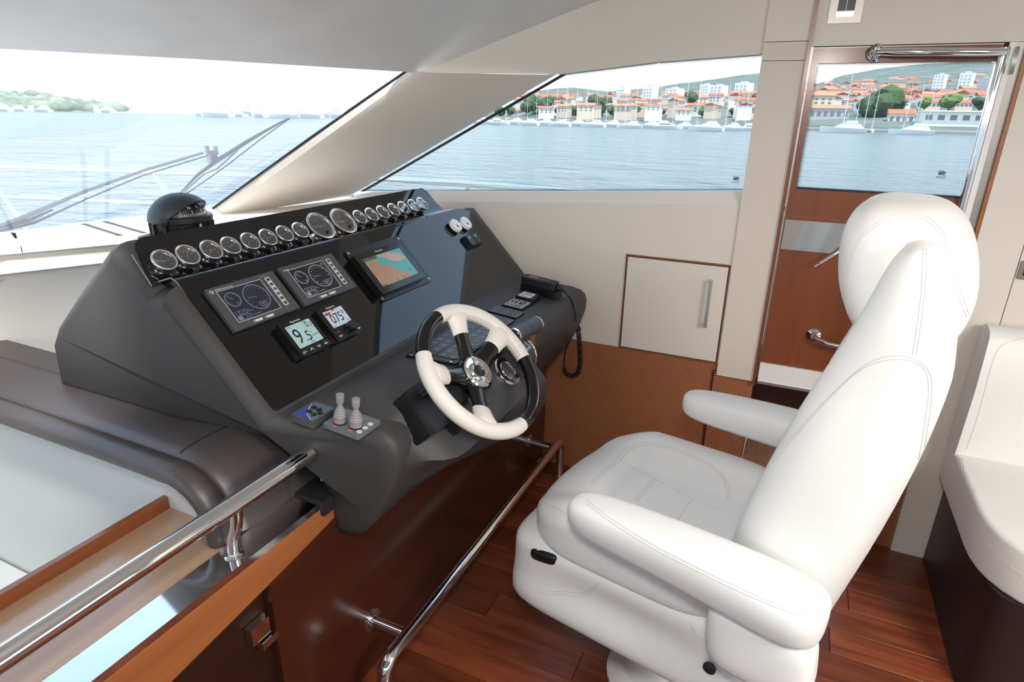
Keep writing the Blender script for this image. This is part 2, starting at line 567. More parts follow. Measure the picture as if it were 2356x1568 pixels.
# ---- floor of planks
bm = nb()
box(bm, (0.0, -1.10, -0.030), (4.9, 4.10, 0.04))
floor = make('floor', bm, 'joint', kind='structure')
PW = 0.112
meshes = []
for L in (0.42, 0.50, 0.58, 0.66):
    bm = nb()
    box(bm, (0, 0, 0), (PW-0.0016, L-0.0016, 0.0098))
    bmesh.ops.bevel(bm, geom=[e for e in bm.edges if e.verts[0].co.z > 0 and e.verts[1].co.z > 0], offset=0.0008, segments=1, affect='EDGES')
    me = bpy.data.meshes.new('plank')
    bm.to_mesh(me)
    bm.free()
    me.materials.append(MT['plank'])
    meshes.append((L, me))
x = 0.98-0.112*6
while x < 2.42:
    y = 0.92-random.random()*0.45
    first = True
    while y > -1.15:
        L, me = random.choice(meshes)
        if first:
            y = 0.92+random.random()*0.3
            first = False
        yc = y-L/2
        if yc+L/2 > 0.93:      # trimmed against the console front
            bm = nb()
            l2 = 0.918-(yc-L/2)
            if l2 < 0.03:
                y -= L
                continue
            box(bm, (0, 0, 0), (PW-0.0016, l2-0.0016, 0.0098))
            me = bpy.data.meshes.new('plank')
            bm.to_mesh(me)
            bm.free()
            me.materials.append(MT['plank'])
            yc = 0.918-l2/2
        o = bpy.data.objects.new('plank', me)
        COL.objects.link(o)
        xx = min(x+PW/2, 2.42-PW/2+0.02)
        place(o, M.Translation((xx, yc, -0.005)), floor)
        y -= L
    x += PW
# ---- starboard wall
wall = empty('wall_starboard', (XW, 0.2, 0.0), kind='structure')
def yz(poly, x0, th, name, m, parent, bev=0.0, **kw):
    bm = nb()
    prism(bm, [(x0, p[0], p[1]) for p in poly], (th, 0, 0))
    return make(name, bm, m, parent, bev=bev, **kw)
yz([(0.19, 0.642), (0.19, 1.268), (1.94, 1.160), (2.75, 1.10), (2.75, 0.4), (0.93, 0.4), (0.93, 0.642)], XW, 0.05, 'lower_panel', 'cream', wall)
bm = nb()                                              # bevelled ledge under the window
loft(bm, [[(XW+0.0005, 0.19, 1.258), (XW+0.006, 0.19, 1.274), (XW+0.035, 0.19, 1.313), (XW+0.06, 0.19, 1.313), (XW+0.06, 0.19, 1.26)],
          [(XW+0.0005, 1.96, 1.150), (XW+0.006, 1.96, 1.164), (XW+0.035, 1.96, 1.197), (XW+0.06, 1.96, 1.197), (XW+0.06, 1.96, 1.15)]])
make('window_ledge', bm, 'cream', wall)
bm = nb()
prism(bm, [(XW, 0.185, 1.767), (XW, 0.55, 1.747), (XW, 0.923, 1.709), (XW, 0.771, 1.957), (XW, 0.5, 2.02), (XW, 0.185, 2.06)], (0.05, 0, 0))
make('upper_panel', bm, 'cream', wall)
AP = on_z(965, 168, 1.70)
bm = nb()
prism(bm, [AP, (XW+0.002, 0.915, 1.7095), (XW+0.002, 0.765, 1.957)], (0.03, 0.02, 0.03))
make('cove_panel', bm, 'cream', wall)
for z0, z1, nm in ((0.596, 1.7435, 'lower'), (1.7455, 1.801, 'middle'), (1.803, 2.06, 'upper')):
    bm = nb()
    box(bm, (XW+0.008, 0.122, (z0+z1)/2), (0.036, 0.136, z1-z0))
    make('post_panel', bm, 'cream2' if nm != 'upper' else 'cream', wall, bev=0.006, seg=3)
yz([(0.042, 1.786), (0.042, 2.06), (-3.1, 2.06), (-3.1, 1.785)], XW-0.008, 0.05, 'header_panel', 'cream', wall, bev=0.004)
JY = on_x(2329, 250, XW).y-0.0015
yz([(JY, 0.0), (-0.6605, 0.0), (-0.6605, 1.784), (JY, 1.784)], XW-0.012, 0.05, 'aft_panel', 'cream', wall, bev=0.008, seg=3)
yz([(-0.664, 0.0), (-3.0, 0.0), (-3.0, 1.784), (-0.664, 1.784)], XW-0.010, 0.05, 'aft_panel', 'cream', wall, bev=0.004)
yz([(0.05, 0.0), (0.93, 0.0), (0.93, 0.640), (0.186, 0.640), (0.186, 0.597), (0.05, 0.597)], XW+0.004, 0.04, 'woven_panel', 'wicker', wall)
yz([(0.048, 0.0), (-0.556, 0.0), (-0.556, 0.155), (0.048, 0.155)], XW+0.004, 0.04, 'woven_panel', 'wicker', wall)
yz([(-0.42, 0.155), (-0.556, 0.155), (-0.556, 0.597), (-0.42, 0.597)], XW+0.004, 0.04, 'woven_panel', 'wicker', wall)
bm = nb()
box(bm, (XW+0.002, 0.203, 0.31), (0.012, 0.006, 0.60))
make('panel_joint', bm, 'mahog', wall)
# recessed step below the side door
rec = empty('trim_1', (XW+0.25, -0.19, 0.155), kind='structure')
for k in range(7):
    bm = nb()
    box(bm, (XW+0.048+0.06*k, -0.187, 0.163), (0.0575, 0.466, 0.016))
    make('step_plank', bm, 'teak', rec, bev=0.001)
bm = nb()
box(bm, (XW+0.23, -0.187, 0.148), (0.44, 0.466, 0.012))
make('step_base', bm, 'mahog', rec)
bm = nb()
box(bm, (XW+0.004, -0.187, 0.163), (0.03, 0.466, 0.018))
make('step_nosing', bm, 'mahog', rec, bev=0.004)
bm = nb()
box(bm, (XW+0.46, -0.187, 0.37), (0.02, 0.48, 0.46))
box(bm, (XW+0.25, 0.055, 0.37), (0.42, 0.012, 0.46))
box(bm, (XW+0.25, -0.43, 0.37), (0.42, 0.012, 0.46))
make('recess_lining', bm, 'mahog', rec)
# wooden edge along the post
bm = nb()
box(bm, (XW-0.004, 0.0475, 1.32), (0.03, 0.011, 1.47))
make('trim_2', bm, 'cherry', kind='structure', bev=0.003)
bm = nb()
box(bm, (XW+0.006, 0.0385, 1.20), (0.03, 0.004, 1.17))
make('trim_3', bm, 'satin', kind='structure')
# ---- side door with its window
door = empty('door_1', (XW+0.01, -0.22, 0.6), kind='structure')
DX = XW+0.004
def dpl(y0, y1, z0, z1, nm, m, x=DX, th=0.03, bev=0.0, **kw):
    bm = nb()
    box(bm, (x+th/2, (y0+y1)/2, (z0+z1)/2), (th, abs(y1-y0), z1-z0))
    return make(nm, bm, m, door, bev=bev, **kw)
dpl(0.036, 0.016, 1.335, 1.782, 'door_stile', 'cherry')
dpl(0.016, -0.475, 1.736, 1.782, 'door_rail', 'cherry')
dpl(0.036, -0.475, 1.232, 1.335, 'door_rail', 'cherry')
dpl(0.036, -0.475, 0.675, 1.232, 'door_board', 'cherry', x=DX+0.003)
dpl(0.036, -0.475, 1.228, 1.240, 'rail_bead', 'cherry', x=DX-0.006, bev=0.003)
dpl(0.036, -0.475, 0.597, 0.675, 'door_sill', 'whitepaint', x=DX-0.006, bev=0.003)
dpl(0.036, -0.475, 0.590, 0.600, 'sill_strip', 'alu', x=DX-0.012)
dpl(0.033, -0.30, 1.121, 1.229, 'lock_plate', 'chrome', x=DX-0.006, th=0.012, bev=0.004)
bm = nb()
box(bm, (DX+0.012, -0.222, 1.537), (0.006, 0.486, 0.402))
make('window_pane', bm, 'glass', door)
bm = nb()                                             # dotted frit border of the pane
def fritrow(bm, x, p0, p1, inw, rows=4, pitch=0.0058):
    p0, p1, inw = V(p0), V(p1), V(inw)
    L = (p1-p0).length
    d = (p1-p0)/L
    n = int(L/pitch)
    for j in range(rows):
        r_ = pitch*0.44*(1-j/(rows+0.6))
        for i in range(n):
            c = p0+d*(pitch*(i+0.5*(j % 2)))+inw*(pitch*0.55*(j+0.4))
            vs = [bm.verts.new((x, c.x+r_*cos(a), c.y+r_*sin(a))) for a in (0, pi/2, pi, 1.5*pi)]
            bm.faces.new(vs)
fritrow(bm, DX+0.0085, (0.016, 1.736), (-0.465, 1.736), (0, -1))
fritrow(bm, DX+0.0085, (0.016, 1.336), (0.016, 1.736), (-1, 0))
fritrow(bm, DX+0.0085, (0.016, 1.336), (-0.465, 1.336), (0, 1), 3)
make('frit_dots', bm, 'frit', door, smooth=False, kind='stuff')
dpl(0.016, -0.465, 1.334, 1.341, 'window_gasket', 'rubber', x=DX-0.001, th=0.012)
bm = nb()
tube(bm, [(XW-0.014, -0.474, z) for z in (0.62, 1.2, 1.77)], 0.013, 14, cap=True)
make('edge_bar', bm, 'chrome', door)
def jamb(py, p0, p1, nm, m, x, th):
    a, b = on_x(p0, py, XW).y, on_x(p1, py, XW).y
    bm = nb()
    box(bm, (x+th/2, (a+b)/2, 1.19), (th, abs(a-b), 1.19))
    return make(nm, bm, m, door, bev=0.002)
jamb(250, 2274, 2282, 'jamb_gasket', 'rubber', XW+0.002, 0.02)
jamb(250, 2282, 2298, 'jamb_strip', 'whitepaint', XW-0.008, 0.03)
jamb(250, 2299, 2319, 'jamb_strip', 'satin', XW-0.004, 0.03)
jamb(250, 2320, 2329, 'jamb_edge', 'cherrybright', XW-0.014, 0.03)
for px in (2310, 2331):
    p = on_x(px, 140, XW)
    bm = nb()
    flat(bm, rr(0, 0, 0.011, 0.075, 0.005), 0, 0.003)
    make('striker_plate', bm, 'chrome', door, F=frame(V((XW-0.012, p.y, p.z)), V((0, -1, 0)), V((0, 0, 1)), V((-1, 0, 0))))
# maker's marks etched on both panes
def glassmark(px, py, x, parent):
    c = on_x(px, py, x)
    F = frame(V((x, c.y, c.z)), V((0, -1, 0)), V((0, 0, 1)), V((-1, 0, 0)))
    bm = nb()
    k = 0.0016
    flat(bm, [(-7*k, 6*k), (4*k, 6*k), (7*k, 4*k), (7*k, 3*k), (4*k, 4.5*k), (-6*k, 4.5*k)], 0, 0.0003)
    flat(bm, [(-5*k, 3.4*k), (7*k, 3.4*k), (6*k, 0.2*k), (-5*k, 0.2*k)], 0, 0.0003)
    flat(bm, [(-7*k, 0), (2*k, -0.6*k), (8*k, -3*k), (9*k, -4*k), (2*k, -2.2*k), (-5*k, -2*k)], 0, 0.0003)
    for j in range(2):
        flat(bm, [(-8*k, (-5.2-2*j)*k), (8*k, (-5.2-2*j)*k), (8*k, (-6-2*j)*k), (-8*k, (-6-2*j)*k)], 0, 0.0003)
    return make('glass_mark', bm, 'frit', parent, F=F, smooth=False)
glassmark(2166, 400, DX+0.0075, door)
# ---- side window
win = empty('window_2', (XW+0.045, 1.0, 1.2), kind='structure')
WP = [(1.97, 1.19), (0.923, 1.709), (0.55, 1.747), (0.185, 1.767), (0.188, 1.313)]
yz([(1.99, 1.17), (0.93, 1.73), (0.55, 1.77), (0.17, 1.79), (0.17, 1.30)], XW+0.042, 0.006, 'window_pane', 'glass', win)
bm = nb()
fritrow(bm, XW+0.040, (0.186, 1.767), (0.55, 1.747), (0, -1), 4)
fritrow(bm, XW+0.040, (0.55, 1.747), (0.923, 1.709), (0, -1), 4)
fritrow(bm, XW+0.040, (0.188, 1.315), (1.9, 1.203), (0, 1), 3)
make('frit_dots', bm, 'frit', win, smooth=False, kind='stuff')
glassmark(1693, 412, XW+0.0405, win)
bm = nb()                                             # black gasket along the raked front edge
prism(bm, [(XW+0.036, 1.99, 1.170), (XW+0.036, 0.915, 1.715), (XW+0.036, 0.903, 1.710), (XW+0.036, 1.965, 1.172)], (0.008, 0, 0))
make('window_gasket', bm, 'rubber', win)
# ---- windshield
WB = [V((-1.9, 1.95, 1.17)), V((-1.0, 2.42, 1.17)), V((0.1, 2.52, 1.17)), V(on_z(0, 535, 1.17)), V(on_z(250, 507, 1.17)), V(on_z(495, 485, 1.17))]
WT = [V((-2.0, 1.30, 1.70)), V((-1.0, 2.02, 1.70)), V((0.1, 2.16, 1.70)), V(on_z(0, 112, 1.70)), V(on_z(450, 136, 1.70)), V(on_z(925, 165, 1.70))]
wsd = empty('window_1', (0.2, 2.4, 1.17), kind='structure')
bm = nb()
A = [bm.verts.new(p+V((0, 0, -0.03))) for p in WB]
B = [bm.verts.new(p+V((0, 0.0, 0.02))) for p in WT]
for i in range(len(A)-1): fc(bm, (A[i], A[i+1], B[i+1], B[i]))
make('window_pane', bm, 'wscreen', wsd)
# small etched mark at the foot of the windshield
def wsplane():
    a, b, c = WB[3], WB[5], WT[4]
    n = (b-a).cross(c-a).normalized()
    return n, n.dot(a)
WN, WC = wsplane()
if WN.y < 0: WN, WC = -WN, -WC
# ---- windshield pillar
pil = empty('trim_4', (2.2, 1.8, 1.17), kind='structure')
PB, PT = on_z(502, 497, 1.165), on_z(950, 166, 1.70)
gas = []
RB, RTp = V((XW, 1.955, 1.185)), V((XW, 0.923, 1.709))
rings = []
for k in range(9):
    t = k/8
    a, b = PB.lerp(PT, t), RB.lerp(RTp, t)
    ax = (b-a).normalized()
    up_ = (PT-PB).normalized()
    nrm = ax.cross(up_).normalized()
    if nrm.dot(CAMP-a) < 0: nrm = -nrm
    L = (b-a).length
    sec = []
    for s_, h_ in ((0.012, -0.040), (0.002, -0.036), (0.004, -0.024), (0.018, -0.010), (0.035, -0.003), (0.055, 0.0), (0.16, 0.003), (L*0.5, 0.004), (L*0.8, 0.003), (L-0.012, 0.002), (L, -0.004), (L, -0.05)):
        sec.append(a+ax*s_+nrm*h_)
    rings.append(sec)
    gas.append(a-ax*0.004-nrm*0.036)
bm = nb()
tube(bm, gas, 0.0045, 6)
make('window_gasket', bm, 'rubber', wsd)
bm = nb()
loft(bm, rings, open_ring=True)
make('pillar_cover', bm, 'cream2', pil, sharp=24)
# ---- ceiling
def wtop(x):
    for a, b in zip(WT[:-1], WT[1:]):
        if a.x <= x <= b.x: return a.lerp(b, (x-a.x)/(b.x-a.x)).y
    return WT[0].y if x < WT[0].x else WT[-1].lerp(AP, (x-WT[-1].x)/max(1e-6, AP.x-WT[-1].x)).y
xs = [-2.4, -2.0, -1.5, -1.0, -0.5, 0.1, 0.5, WT[3].x, 1.2, WT[4].x, 1.6, 1.8, WT[5].x, AP.x, 2.2, 2.3, XW]
CR = V((XW, 0.771, 1.957))
rows = []
for x_ in xs:
    if x_ <= AP.x+1e-6:
        f0 = V((x_, wtop(x_), 1.70))
    else:
        f0 = AP.lerp(CR, (x_-AP.x)/(CR.x-AP.x))
    row = [V((f0.x, f0.y+0.01, f0.z+0.05)), f0.copy()]
    for k in range(1, 8):
        t = k/8
        y_ = f0.y+(0.771-0.02-f0.y)*t
        s_ = t*(1.25-0.25*t)
        row.append(V((x_, y_, f0.z+(1.957-f0.z)*s_)))
    row += [V((x_, 0.74, 1.962)), V((x_, 0.4, 2.02)), V((x_, 0.0, 2.055)), V((x_, -1.2, 2.07)), V((x_, -2.4, 2.07)), V((x_, -3.6, 2.07))]
    rows.append(row)
bm = nb()
loft(bm, rows, open_ring=True)
make('ceiling', bm, 'ceil', kind='structure', sharp=30)
bm = nb()                                             # roof above, keeps daylight off the headliner's back
loft(bm, [[p+V((0, 0.02 if j < 3 else 0, 0.06)) for j, p in enumerate(r[1:])] for r in rows], open_ring=True)
make('trim_5', bm, 'whitepaint', kind='structure')
# ---- white dash shelf under the windshield
sil = empty('trim_6', (1.3, 2.1, 0.85), kind='structure')
eL, eR = on_z(0, 571, 1.17), on_z(297, 545, 1.17)
front = [V((-1.9, 2.15, 1.17)), V((0.1, 2.18, 1.17)), eL, eR, V((1.45, 1.86, 1.17)), V((1.62, 1.50, 1.17)), V((XW, 1.46, 1.17))]
back = [p+V((0, 0.04, 0)) for p in WB]+[V((XW+0.03, 2.2, 1.17))]
poly = front+back[::-1]
def slab(nm, poly, m, dz, cutx=None):
    bm = nb()
    prism(bm, poly, (0, 0, dz))
    return make(nm, bm, m, sil, bev=0.006)
s0 = on_z(37, 535, 1.17); s1 = on_z(48, 567, 1.17)
slab('shelf_panel', [front[0], front[1], eL, s1-V((0.0015, 0, 0)), s0-V((0.0015, 0, 0)), WB[3]+V((0, 0.04, 0)), WB[2]+V((0, 0.04, 0)), WB[1]+V((0, 0.04, 0)), WB[0]+V((0, 0.04, 0))], 'sill', -0.02)
slab('shelf_panel', [s1+V((0.0015, 0, 0)), eR, front[4], front[5], V((1.93, 1.48, 1.17)), V((1.93, 2.16, 1.17)), WB[5]+V((0, 0.04, 0)), WB[4]+V((0, 0.04, 0)), s0+V((0.0015, 0.04, 0))], 'sill', -0.02)
slab('shelf_panel', [V((1.934, 1.48, 1.17)), front[6], V((XW+0.03, 2.2, 1.17)), V((1.934, 2.16, 1.17))], 'sill', -0.02)
bm = nb()                                             # drop below the shelf and the sloping white panel down to the leather
loft(bm, [[V((x_, y_+0.05, 1.152)), V((x_, y_+0.05, 1.10)), V((x_, y_+0.03, 1.09)), V((x_, y_+0.06, 1.07)), V((x_, y_+0.19, 0.86)), V((x_, y_+0.19, 0.60))]
          for x_, y_ in ((-1.9, 2.12), (0.1, 2.14), (eL.x, eL.y-0.01), (eR.x, eR.y), (1.7, 1.80))], open_ring=True)
make('front_panel', bm, 'sill', sil, sharp=50)
for pa, pb, pc, pd in (((186, 515), (196, 514), (283, 541), (271, 542)), ((233, 509), (243, 508), (338, 535), (325, 536))):
    bm = nb()
    prism(bm, [on_z(*q, 1.1705) for q in (pa, pb, pc, pd)], (0, 0, 0.001))
    make('dark_stripe', bm, 'pod', sil)
# ---- stairwell beside the console
bm = nb()
prism(bm, [(0.782, y_, z_) for y_, z_ in ((0.975, -0.5), (3.2, -0.5), (3.2, 0.785), (1.2, 0.785), (1.10, 0.765), (1.045, 0.72), (1.03, 0.655), (0.975, 0.655))], (0.03, 0, 0))
make('wall_stairwell', bm, 'wallwhite', kind='structure')
pz = on_x(0, 1283, 0.78)
bm = nb()
box(bm, (0.20, 2.3, pz.z-0.03), (1.15, 1.9, 0.06))
make('trim_7', bm, 'wallwhite', kind='structure', bev=0.02)
bm = nb()
box(bm, (-0.2, 3.24, 0.5), (3.4, 0.05, 1.35))
make('wall_bow', bm, 'wallwhite', kind='structure')
# ---- port side and the salon behind the camera: low wall, window band, header
bm = nb()
box(bm, (-2.42, -0.6, 0.50), (0.06, 5.4, 1.30))
box(bm, (-2.42, -0.6, 1.93), (0.06, 5.4, 0.24))
for y_ in (-3.2, -1.6, 0.2, 2.0):
    box(bm, (-2.42, y_, 1.48), (0.06, 0.16, 0.70))
make('wall_port', bm, 'cream', kind='structure')
bm = nb()
box(bm, (0.0, -3.15, 0.40), (4.9, 0.06, 0.85))
box(bm, (0.0, -3.15, 1.96), (4.9, 0.06, 0.22))
for x_ in (-2.3, -0.8, 0.8, 2.3):
    box(bm, (x_, -3.15, 1.3), (0.14, 0.06, 1.2))
make('wall_aft', bm, 'cream', kind='structure')
# ================================================================== HELM CONSOLE
con = empty('helm_console', (1.6, 1.3, 0.57), label='dark grey moulded helm console carrying the gauges, screens and black instrument panel', cat='console')
PROF = [(0.93, 0.575), (0.885, 0.570), (0.845, 0.590), (0.80, 0.645), (0.755, 0.735), (0.735, 0.80), (0.732, 0.845), (0.742, 0.872), (0.765, 0.889), (0.80, 0.897),
        (1.010, 0.9125), (1.267, 1.186), (1.285, 1.176), (1.318, 1.172), (1.400, 1.258), (1.425, 1.270), (1.45, 1.262), (1.60, 1.14), (1.735, 1.025), (1.772, 0.975), (1.775, 0.835), (1.30, 0.825), (1.02, 0.80), (0.96, 0.70)]
PROF2 = list(PROF)                                    # beyond the gauge strip the hump drops away
for i, p in {12: (1.283, 1.185), 13: (1.30, 1.175), 14: (1.32, 1.16), 15: (1.34, 1.14), 16: (1.36, 1.12)}.items(): PROF2[i] = p
def inset(P, d):
    out = []
    n = len(P)
    for i in range(n):
        a, b, c = V(P[i-1]), V(P[i]), V(P[(i+1) % n])
        t = ((b-a).normalized()+(c-b).normalized())
        t = t.normalized() if t.length > 1e-6 else (c-b).normalized()
        nn = V((-t.y, t.x))
        out.append(b+nn*d)
    return out
area2 = sum(PROF[i-1][0]*PROF[i][1]-PROF[i][0]*PROF[i-1][1] for i in range(len(PROF)))
sg = 1 if area2 > 0 else -1
bm = nb()
R_ = []
for x_, P, d in ((0.886, PROF, 0.040), (0.889, PROF, 0.030), (0.902, PROF, 0.014), (0.920, PROF, 0.003), (0.935, PROF, 0), (0.965, PROF, 0), (1.0, PROF, 0), (1.06, PROF, 0), (1.3, PROF, 0), (2.0, PROF, 0), (2.215, PROF, 0), (2.235, PROF2, 0), (2.34, PROF2, 0), (2.375, PROF2, 0.006), (2.392, PROF2, 0.02)):
    R_.append([(x_, p[0], p[1]) for p in inset(P, sg*d)])
loft(bm, R_)
def sst(p, q, x):
    t = min(1, max(0, (x-p)/(q-p)))
    return t*t*(3-2*t)
for v in bm.verts:                                    # the aft end rounds in behind the coaming and ledge
    if v.co.x < 1.06:
        t = max(sst(1.02, 0.80, v.co.y), sst(0.90, 0.79, v.co.z)*sst(1.10, 1.03, v.co.y))
        v.co.x += (0.984+(v.co.x-0.886)*0.437-v.co.x)*t
pod = make('console_body', bm, 'pod', con, sharp=32)
# gloss plate: lower panel, ridge and recessed gauge strip
QG = frame(on_g(632, 947), EX, SG, NG)
gb = on_g(637, 946.7)
def gp(px, py, off=0.0): return on_g(px, py, off)
bm = nb()
prism(bm, rpoly([gp(633, 947), gp(1199, 632), gp(1086, 487), gp(1055, 479), gp(407, 646)], [0.012, 0.012, 0.03, 0.0, 0.004]), NG*-0.006)
panel = make('instrument_panel', bm, 'gloss', con, bev=0.0012)
gx0, gx1 = gp(407, 646).x, 2.215
def gpt(x_, v, off):  # point by slope coordinate measured from the panel's top edge
    base = gp(407, 646)
    return V((x_, base.y, base.z))+SG*v+NG*off
bm = nb()
sec = [(-0.010, 0.0001), (-0.004, 0.0001)]+[(-0.004+0.019*sin(radians(q)), -0.019*(1-cos(radians(q)))) for q in (12, 24, 36, 48, 60, 72, 84)]+[(0.018, -0.026), (0.023, -0.036), (0.032, -0.0425), (0.043, -0.0446), (0.06, -0.0452), (0.06, -0.052), (0.03, -0.052), (0.006, -0.03), (-0.010, -0.008)]
loft(bm, [[gpt(x_, *s) for s in sec] for x_ in (gx0, 1.2, 1.6, 2.0, gx1)])
make('panel_ridge', bm, 'gloss', con, sharp=50)
bm = nb()
prism(bm, rpoly([gp(350, 657, -0.045), gp(1019, 480, -0.045), gp(969, 432, -0.045), gp(305, 549, -0.045)], [0.004, 0.004, 0.035, 0.03]), NG*-0.006)
make('gauge_panel', bm, 'gloss', con, bev=0.0012)
bm = nb()                                             # pale edge strip down the left side of the plates
tube(bm, [gp(303, 585, -0.047), gp(350, 658, -0.047), gpt(gx0-0.01, 0.03, -0.04), gpt(gx0-0.002, 0.015, -0.008), gp(407, 648, -0.003), gp(440, 690, -0.003), gp(633, 947, -0.004)], 0.0022, 6)
make('plate_edge', bm, 'satin', con)
# hood that carries the wheel
hn = V((0, -cos(radians(44)), sin(radians(44))))
bm = nb()
hood = []
HP = [(0.992, 0.9115), (0.93, 0.926), (0.782, 0.930), (0.762, 0.922), (0.632, 0.800), (0.618, 0.780), (0.624, 0.712), (0.650, 0.655), (0.78, 0.590), (0.92, 0.60)]
LO = [(0.998, 0.905), (0.95, 0.900), (0.80, 0.885), (0.775, 0.872), (0.765, 0.80), (0.765, 0.77), (0.775, 0.72), (0.78, 0.70), (0.83, 0.62), (0.92, 0.60)]
for x_, k in ((1.00, 0.0), (1.05, 0.30), (1.085, 0.78), (1.11, 0.95), (1.15, 1.0), (1.40, 1.0), (1.62, 1.0), (1.648, 0.985), (1.66, 0.93), (1.662, 0.6)):
    kk = k*min(1, max(0, (x_-1.06)/0.5))
    hood.append([(x_, b[0]+(p[0]-b[0])*(k if i < 5 else (k+kk)/2 if i == 5 else kk), b[1]+(p[1]-b[1])*(k if i < 5 else (k+kk)/2 if i == 5 else kk)) for i, (p, b) in enumerate(zip(HP, LO))])
loft(bm, hood)
make('column_hood', bm, 'pod', con, bev=0.006, seg=2, sharp=40)
# ---- wooden console base under it
base = empty('console_base', (1.5, 0.95, 0.0), label='dark mahogany front of the console base behind the foot rail', cat='cabinet')
bm = nb()
prism(bm, [(0.765, 0.92, 0.0), (2.416, 0.92, 0.0), (2.416, 0.92, 0.60), (1.0, 0.92, 0.62), (0.765, 0.92, 0.585)], (0, 0.03, 0))
make('front_board', bm, 'mahog', base)
bm = nb()
box(bm, (1.72, 0.912, 0.018), (1.39, 0.016, 0.036))
make('kick_strip', bm, 'plank', base, bev=0.003)
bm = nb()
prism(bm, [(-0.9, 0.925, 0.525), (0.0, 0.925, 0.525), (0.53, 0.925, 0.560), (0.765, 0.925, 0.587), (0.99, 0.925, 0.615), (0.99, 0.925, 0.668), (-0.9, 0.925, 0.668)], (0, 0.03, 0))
make('lit_band', bm, 'cherrybright', base)  # paler wood and dipping lower edge paint the light on the front
bm = nb()
box(bm, (1.08, 0.905, 0.006), (0.4, 0.012, 0.012))
dr = nb()
prism(dr, [(-0.9, 0.94, 0.0), (0.758, 0.94, 0.0), (0.758, 0.94, 0.585), (0.0, 0.94, 0.525), (-0.9, 0.94, 0.525)], (0, 0.02, 0))
dro = make('door', dr, 'darkwood', base)
bm.free()
lp = on_y(600, 1455, 0.935)
bm = nb()
box(bm, (lp.x-0.012, 0.928, lp.z+0.022), (0.05, 0.02, 0.045))
box(bm, (lp.x+0.004, 0.920, lp.z-0.015), (0.045, 0.018, 0.02))
make('door_latch', bm, 'chrome', dro, bev=0.004)
# ---- stair ledge with its chrome trim, lip and hand rail
led = empty('stair_ledge', (0.0, 1.1, 0.66), label='varnished wooden ledge over the stairwell with raised lip and polished steel edge', cat='ledge')
bm = nb()
box(bm, (-0.17, 1.11, 0.672), (1.9, 0.25, 0.022))
make('ledge_board', bm, 'maple', led)
bm = nb()
box(bm, (-0.17, 1.238, 0.690), (1.9, 0.014, 0.05))
make('ledge_lip', bm, 'lip', led, bev=0.003)
bm = nb()
box(bm, (-0.02, 0.962, 0.672), (1.93, 0.072, 0.030))
make('edge_trim', bm, 'chrome', led, bev=0.006, seg=3)
bm = nb()
box(bm, (0.978, 0.985, 0.674), (0.070, 0.144, 0.040))
box(bm, (1.00, 1.032, 0.735), (0.08, 0.05, 0.16))
make('end_cap', bm, 'rubber', led, bev=0.004)
hr = empty('hand_rail', (0.6, 0.93, 0.69), label='thick polished steel hand rail above the wooden stair ledge', cat='rail')
bm = nb()
tube(bm, [(-0.9, 0.93, 0.8285), (0.2, 0.93, 0.8275), (0.936, 0.93, 0.8265)], 0.0195, 24)
make('rail_tube', bm, 'chrome', hr)
bm = nb()
tube(bm, [(0.724, 0.962, 0.685), (0.724, 0.961, 0.71), (0.723, 0.955, 0.735), (0.722, 0.938, 0.77), (0.721, 0.931, 0.80), (0.721, 0.93, 0.825)], 0.0125, 16)
make('rail_post', bm, 'chrome', hr)
bm = nb()
lathe(bm, [(0.020, 0), (0.020, 0.003), (0.014, 0.006)], 20)
make('post_flange', bm, 'chrome', hr, F=M.Translation((0.724, 0.962, 0.686)))
# ---- brown leather coaming between the console and the stairwell
coa = empty('leather_coaming', (0.86, 1.6, 0.60), label='brown leather padded coaming curving down beside the grey console', cat='coaming')
path = [(3.2, 0.85), (2.4, 0.85), (1.8, 0.85), (1.4, 0.85), (1.22, 0.849)]+[(1.145+0.142*cos(radians(a)), 0.707+0.142*sin(radians(a))) for a in (82, 96, 110, 125, 140, 155, 168, 180)]+[(1.001, 0.66)]
def cosec(k):
    """cross-section across X; k-th path point, height measured along the path normal"""
    return [(1.03, -0.05), (1.03, -0.004), (0.975, 0.0), (0.935, 0.001), (0.90, 0.003), (0.85, 0.005), (0.805, 0.003), (0.785, -0.002), (0.776, -0.010), (0.776, -0.06)]
def sweep(path, secf):
    rings = []
    N = len(path)
    for i in range(N):
        a = V(path[max(0, i-1)])
        b = V(path[min(N-1, i+1)])
        t = (b-a).normalized()
        nn = V((t.y, -t.x))
        if nn.y < 0 and i < 5: nn = -nn
        if i >= 5 and nn.dot(V(path[i])-V((1.145, 0.69))) < 0: nn = -nn
        rings.append([(x_, path[i][0]+nn.x*h_, path[i][1]+nn.y*h_) for x_, h_ in secf(i)])
    return rings
bm = nb()
loft(bm, sweep(path, cosec))
make('top_pad', bm, 'brown', coa, sharp=50)
bm = nb()
loft(bm, sweep(path, lambda i: [(0.777+0.0*i, -0.012)]+[(0.752+0.032*cos(radians(a)), -0.026+0.026*sin(radians(a))) for a in range(60, 300, 24)]+[(0.765, -0.055), (0.777, -0.055)]))
make('edge_roll', bm, 'brown', coa, sharp=60)
bm = nb()
for x_ in (0.931, 0.924):
    tube(bm, [(x_, p[0], p[1]) for p in [(r_[3][1], r_[3][2]) for r_ in sweep(path, cosec)]], 0.0011, 5)
make('stitching', bm, 'sofabase', coa)
bm = nb()
P = sweep(path, cosec)
for k_ in (5,):
    tube(bm, [V(p)+V((0, -0.001, 0.001)) for p in P[k_][2:8]], 0.0011, 5)
make('stitching', bm, 'sofabase', coa)
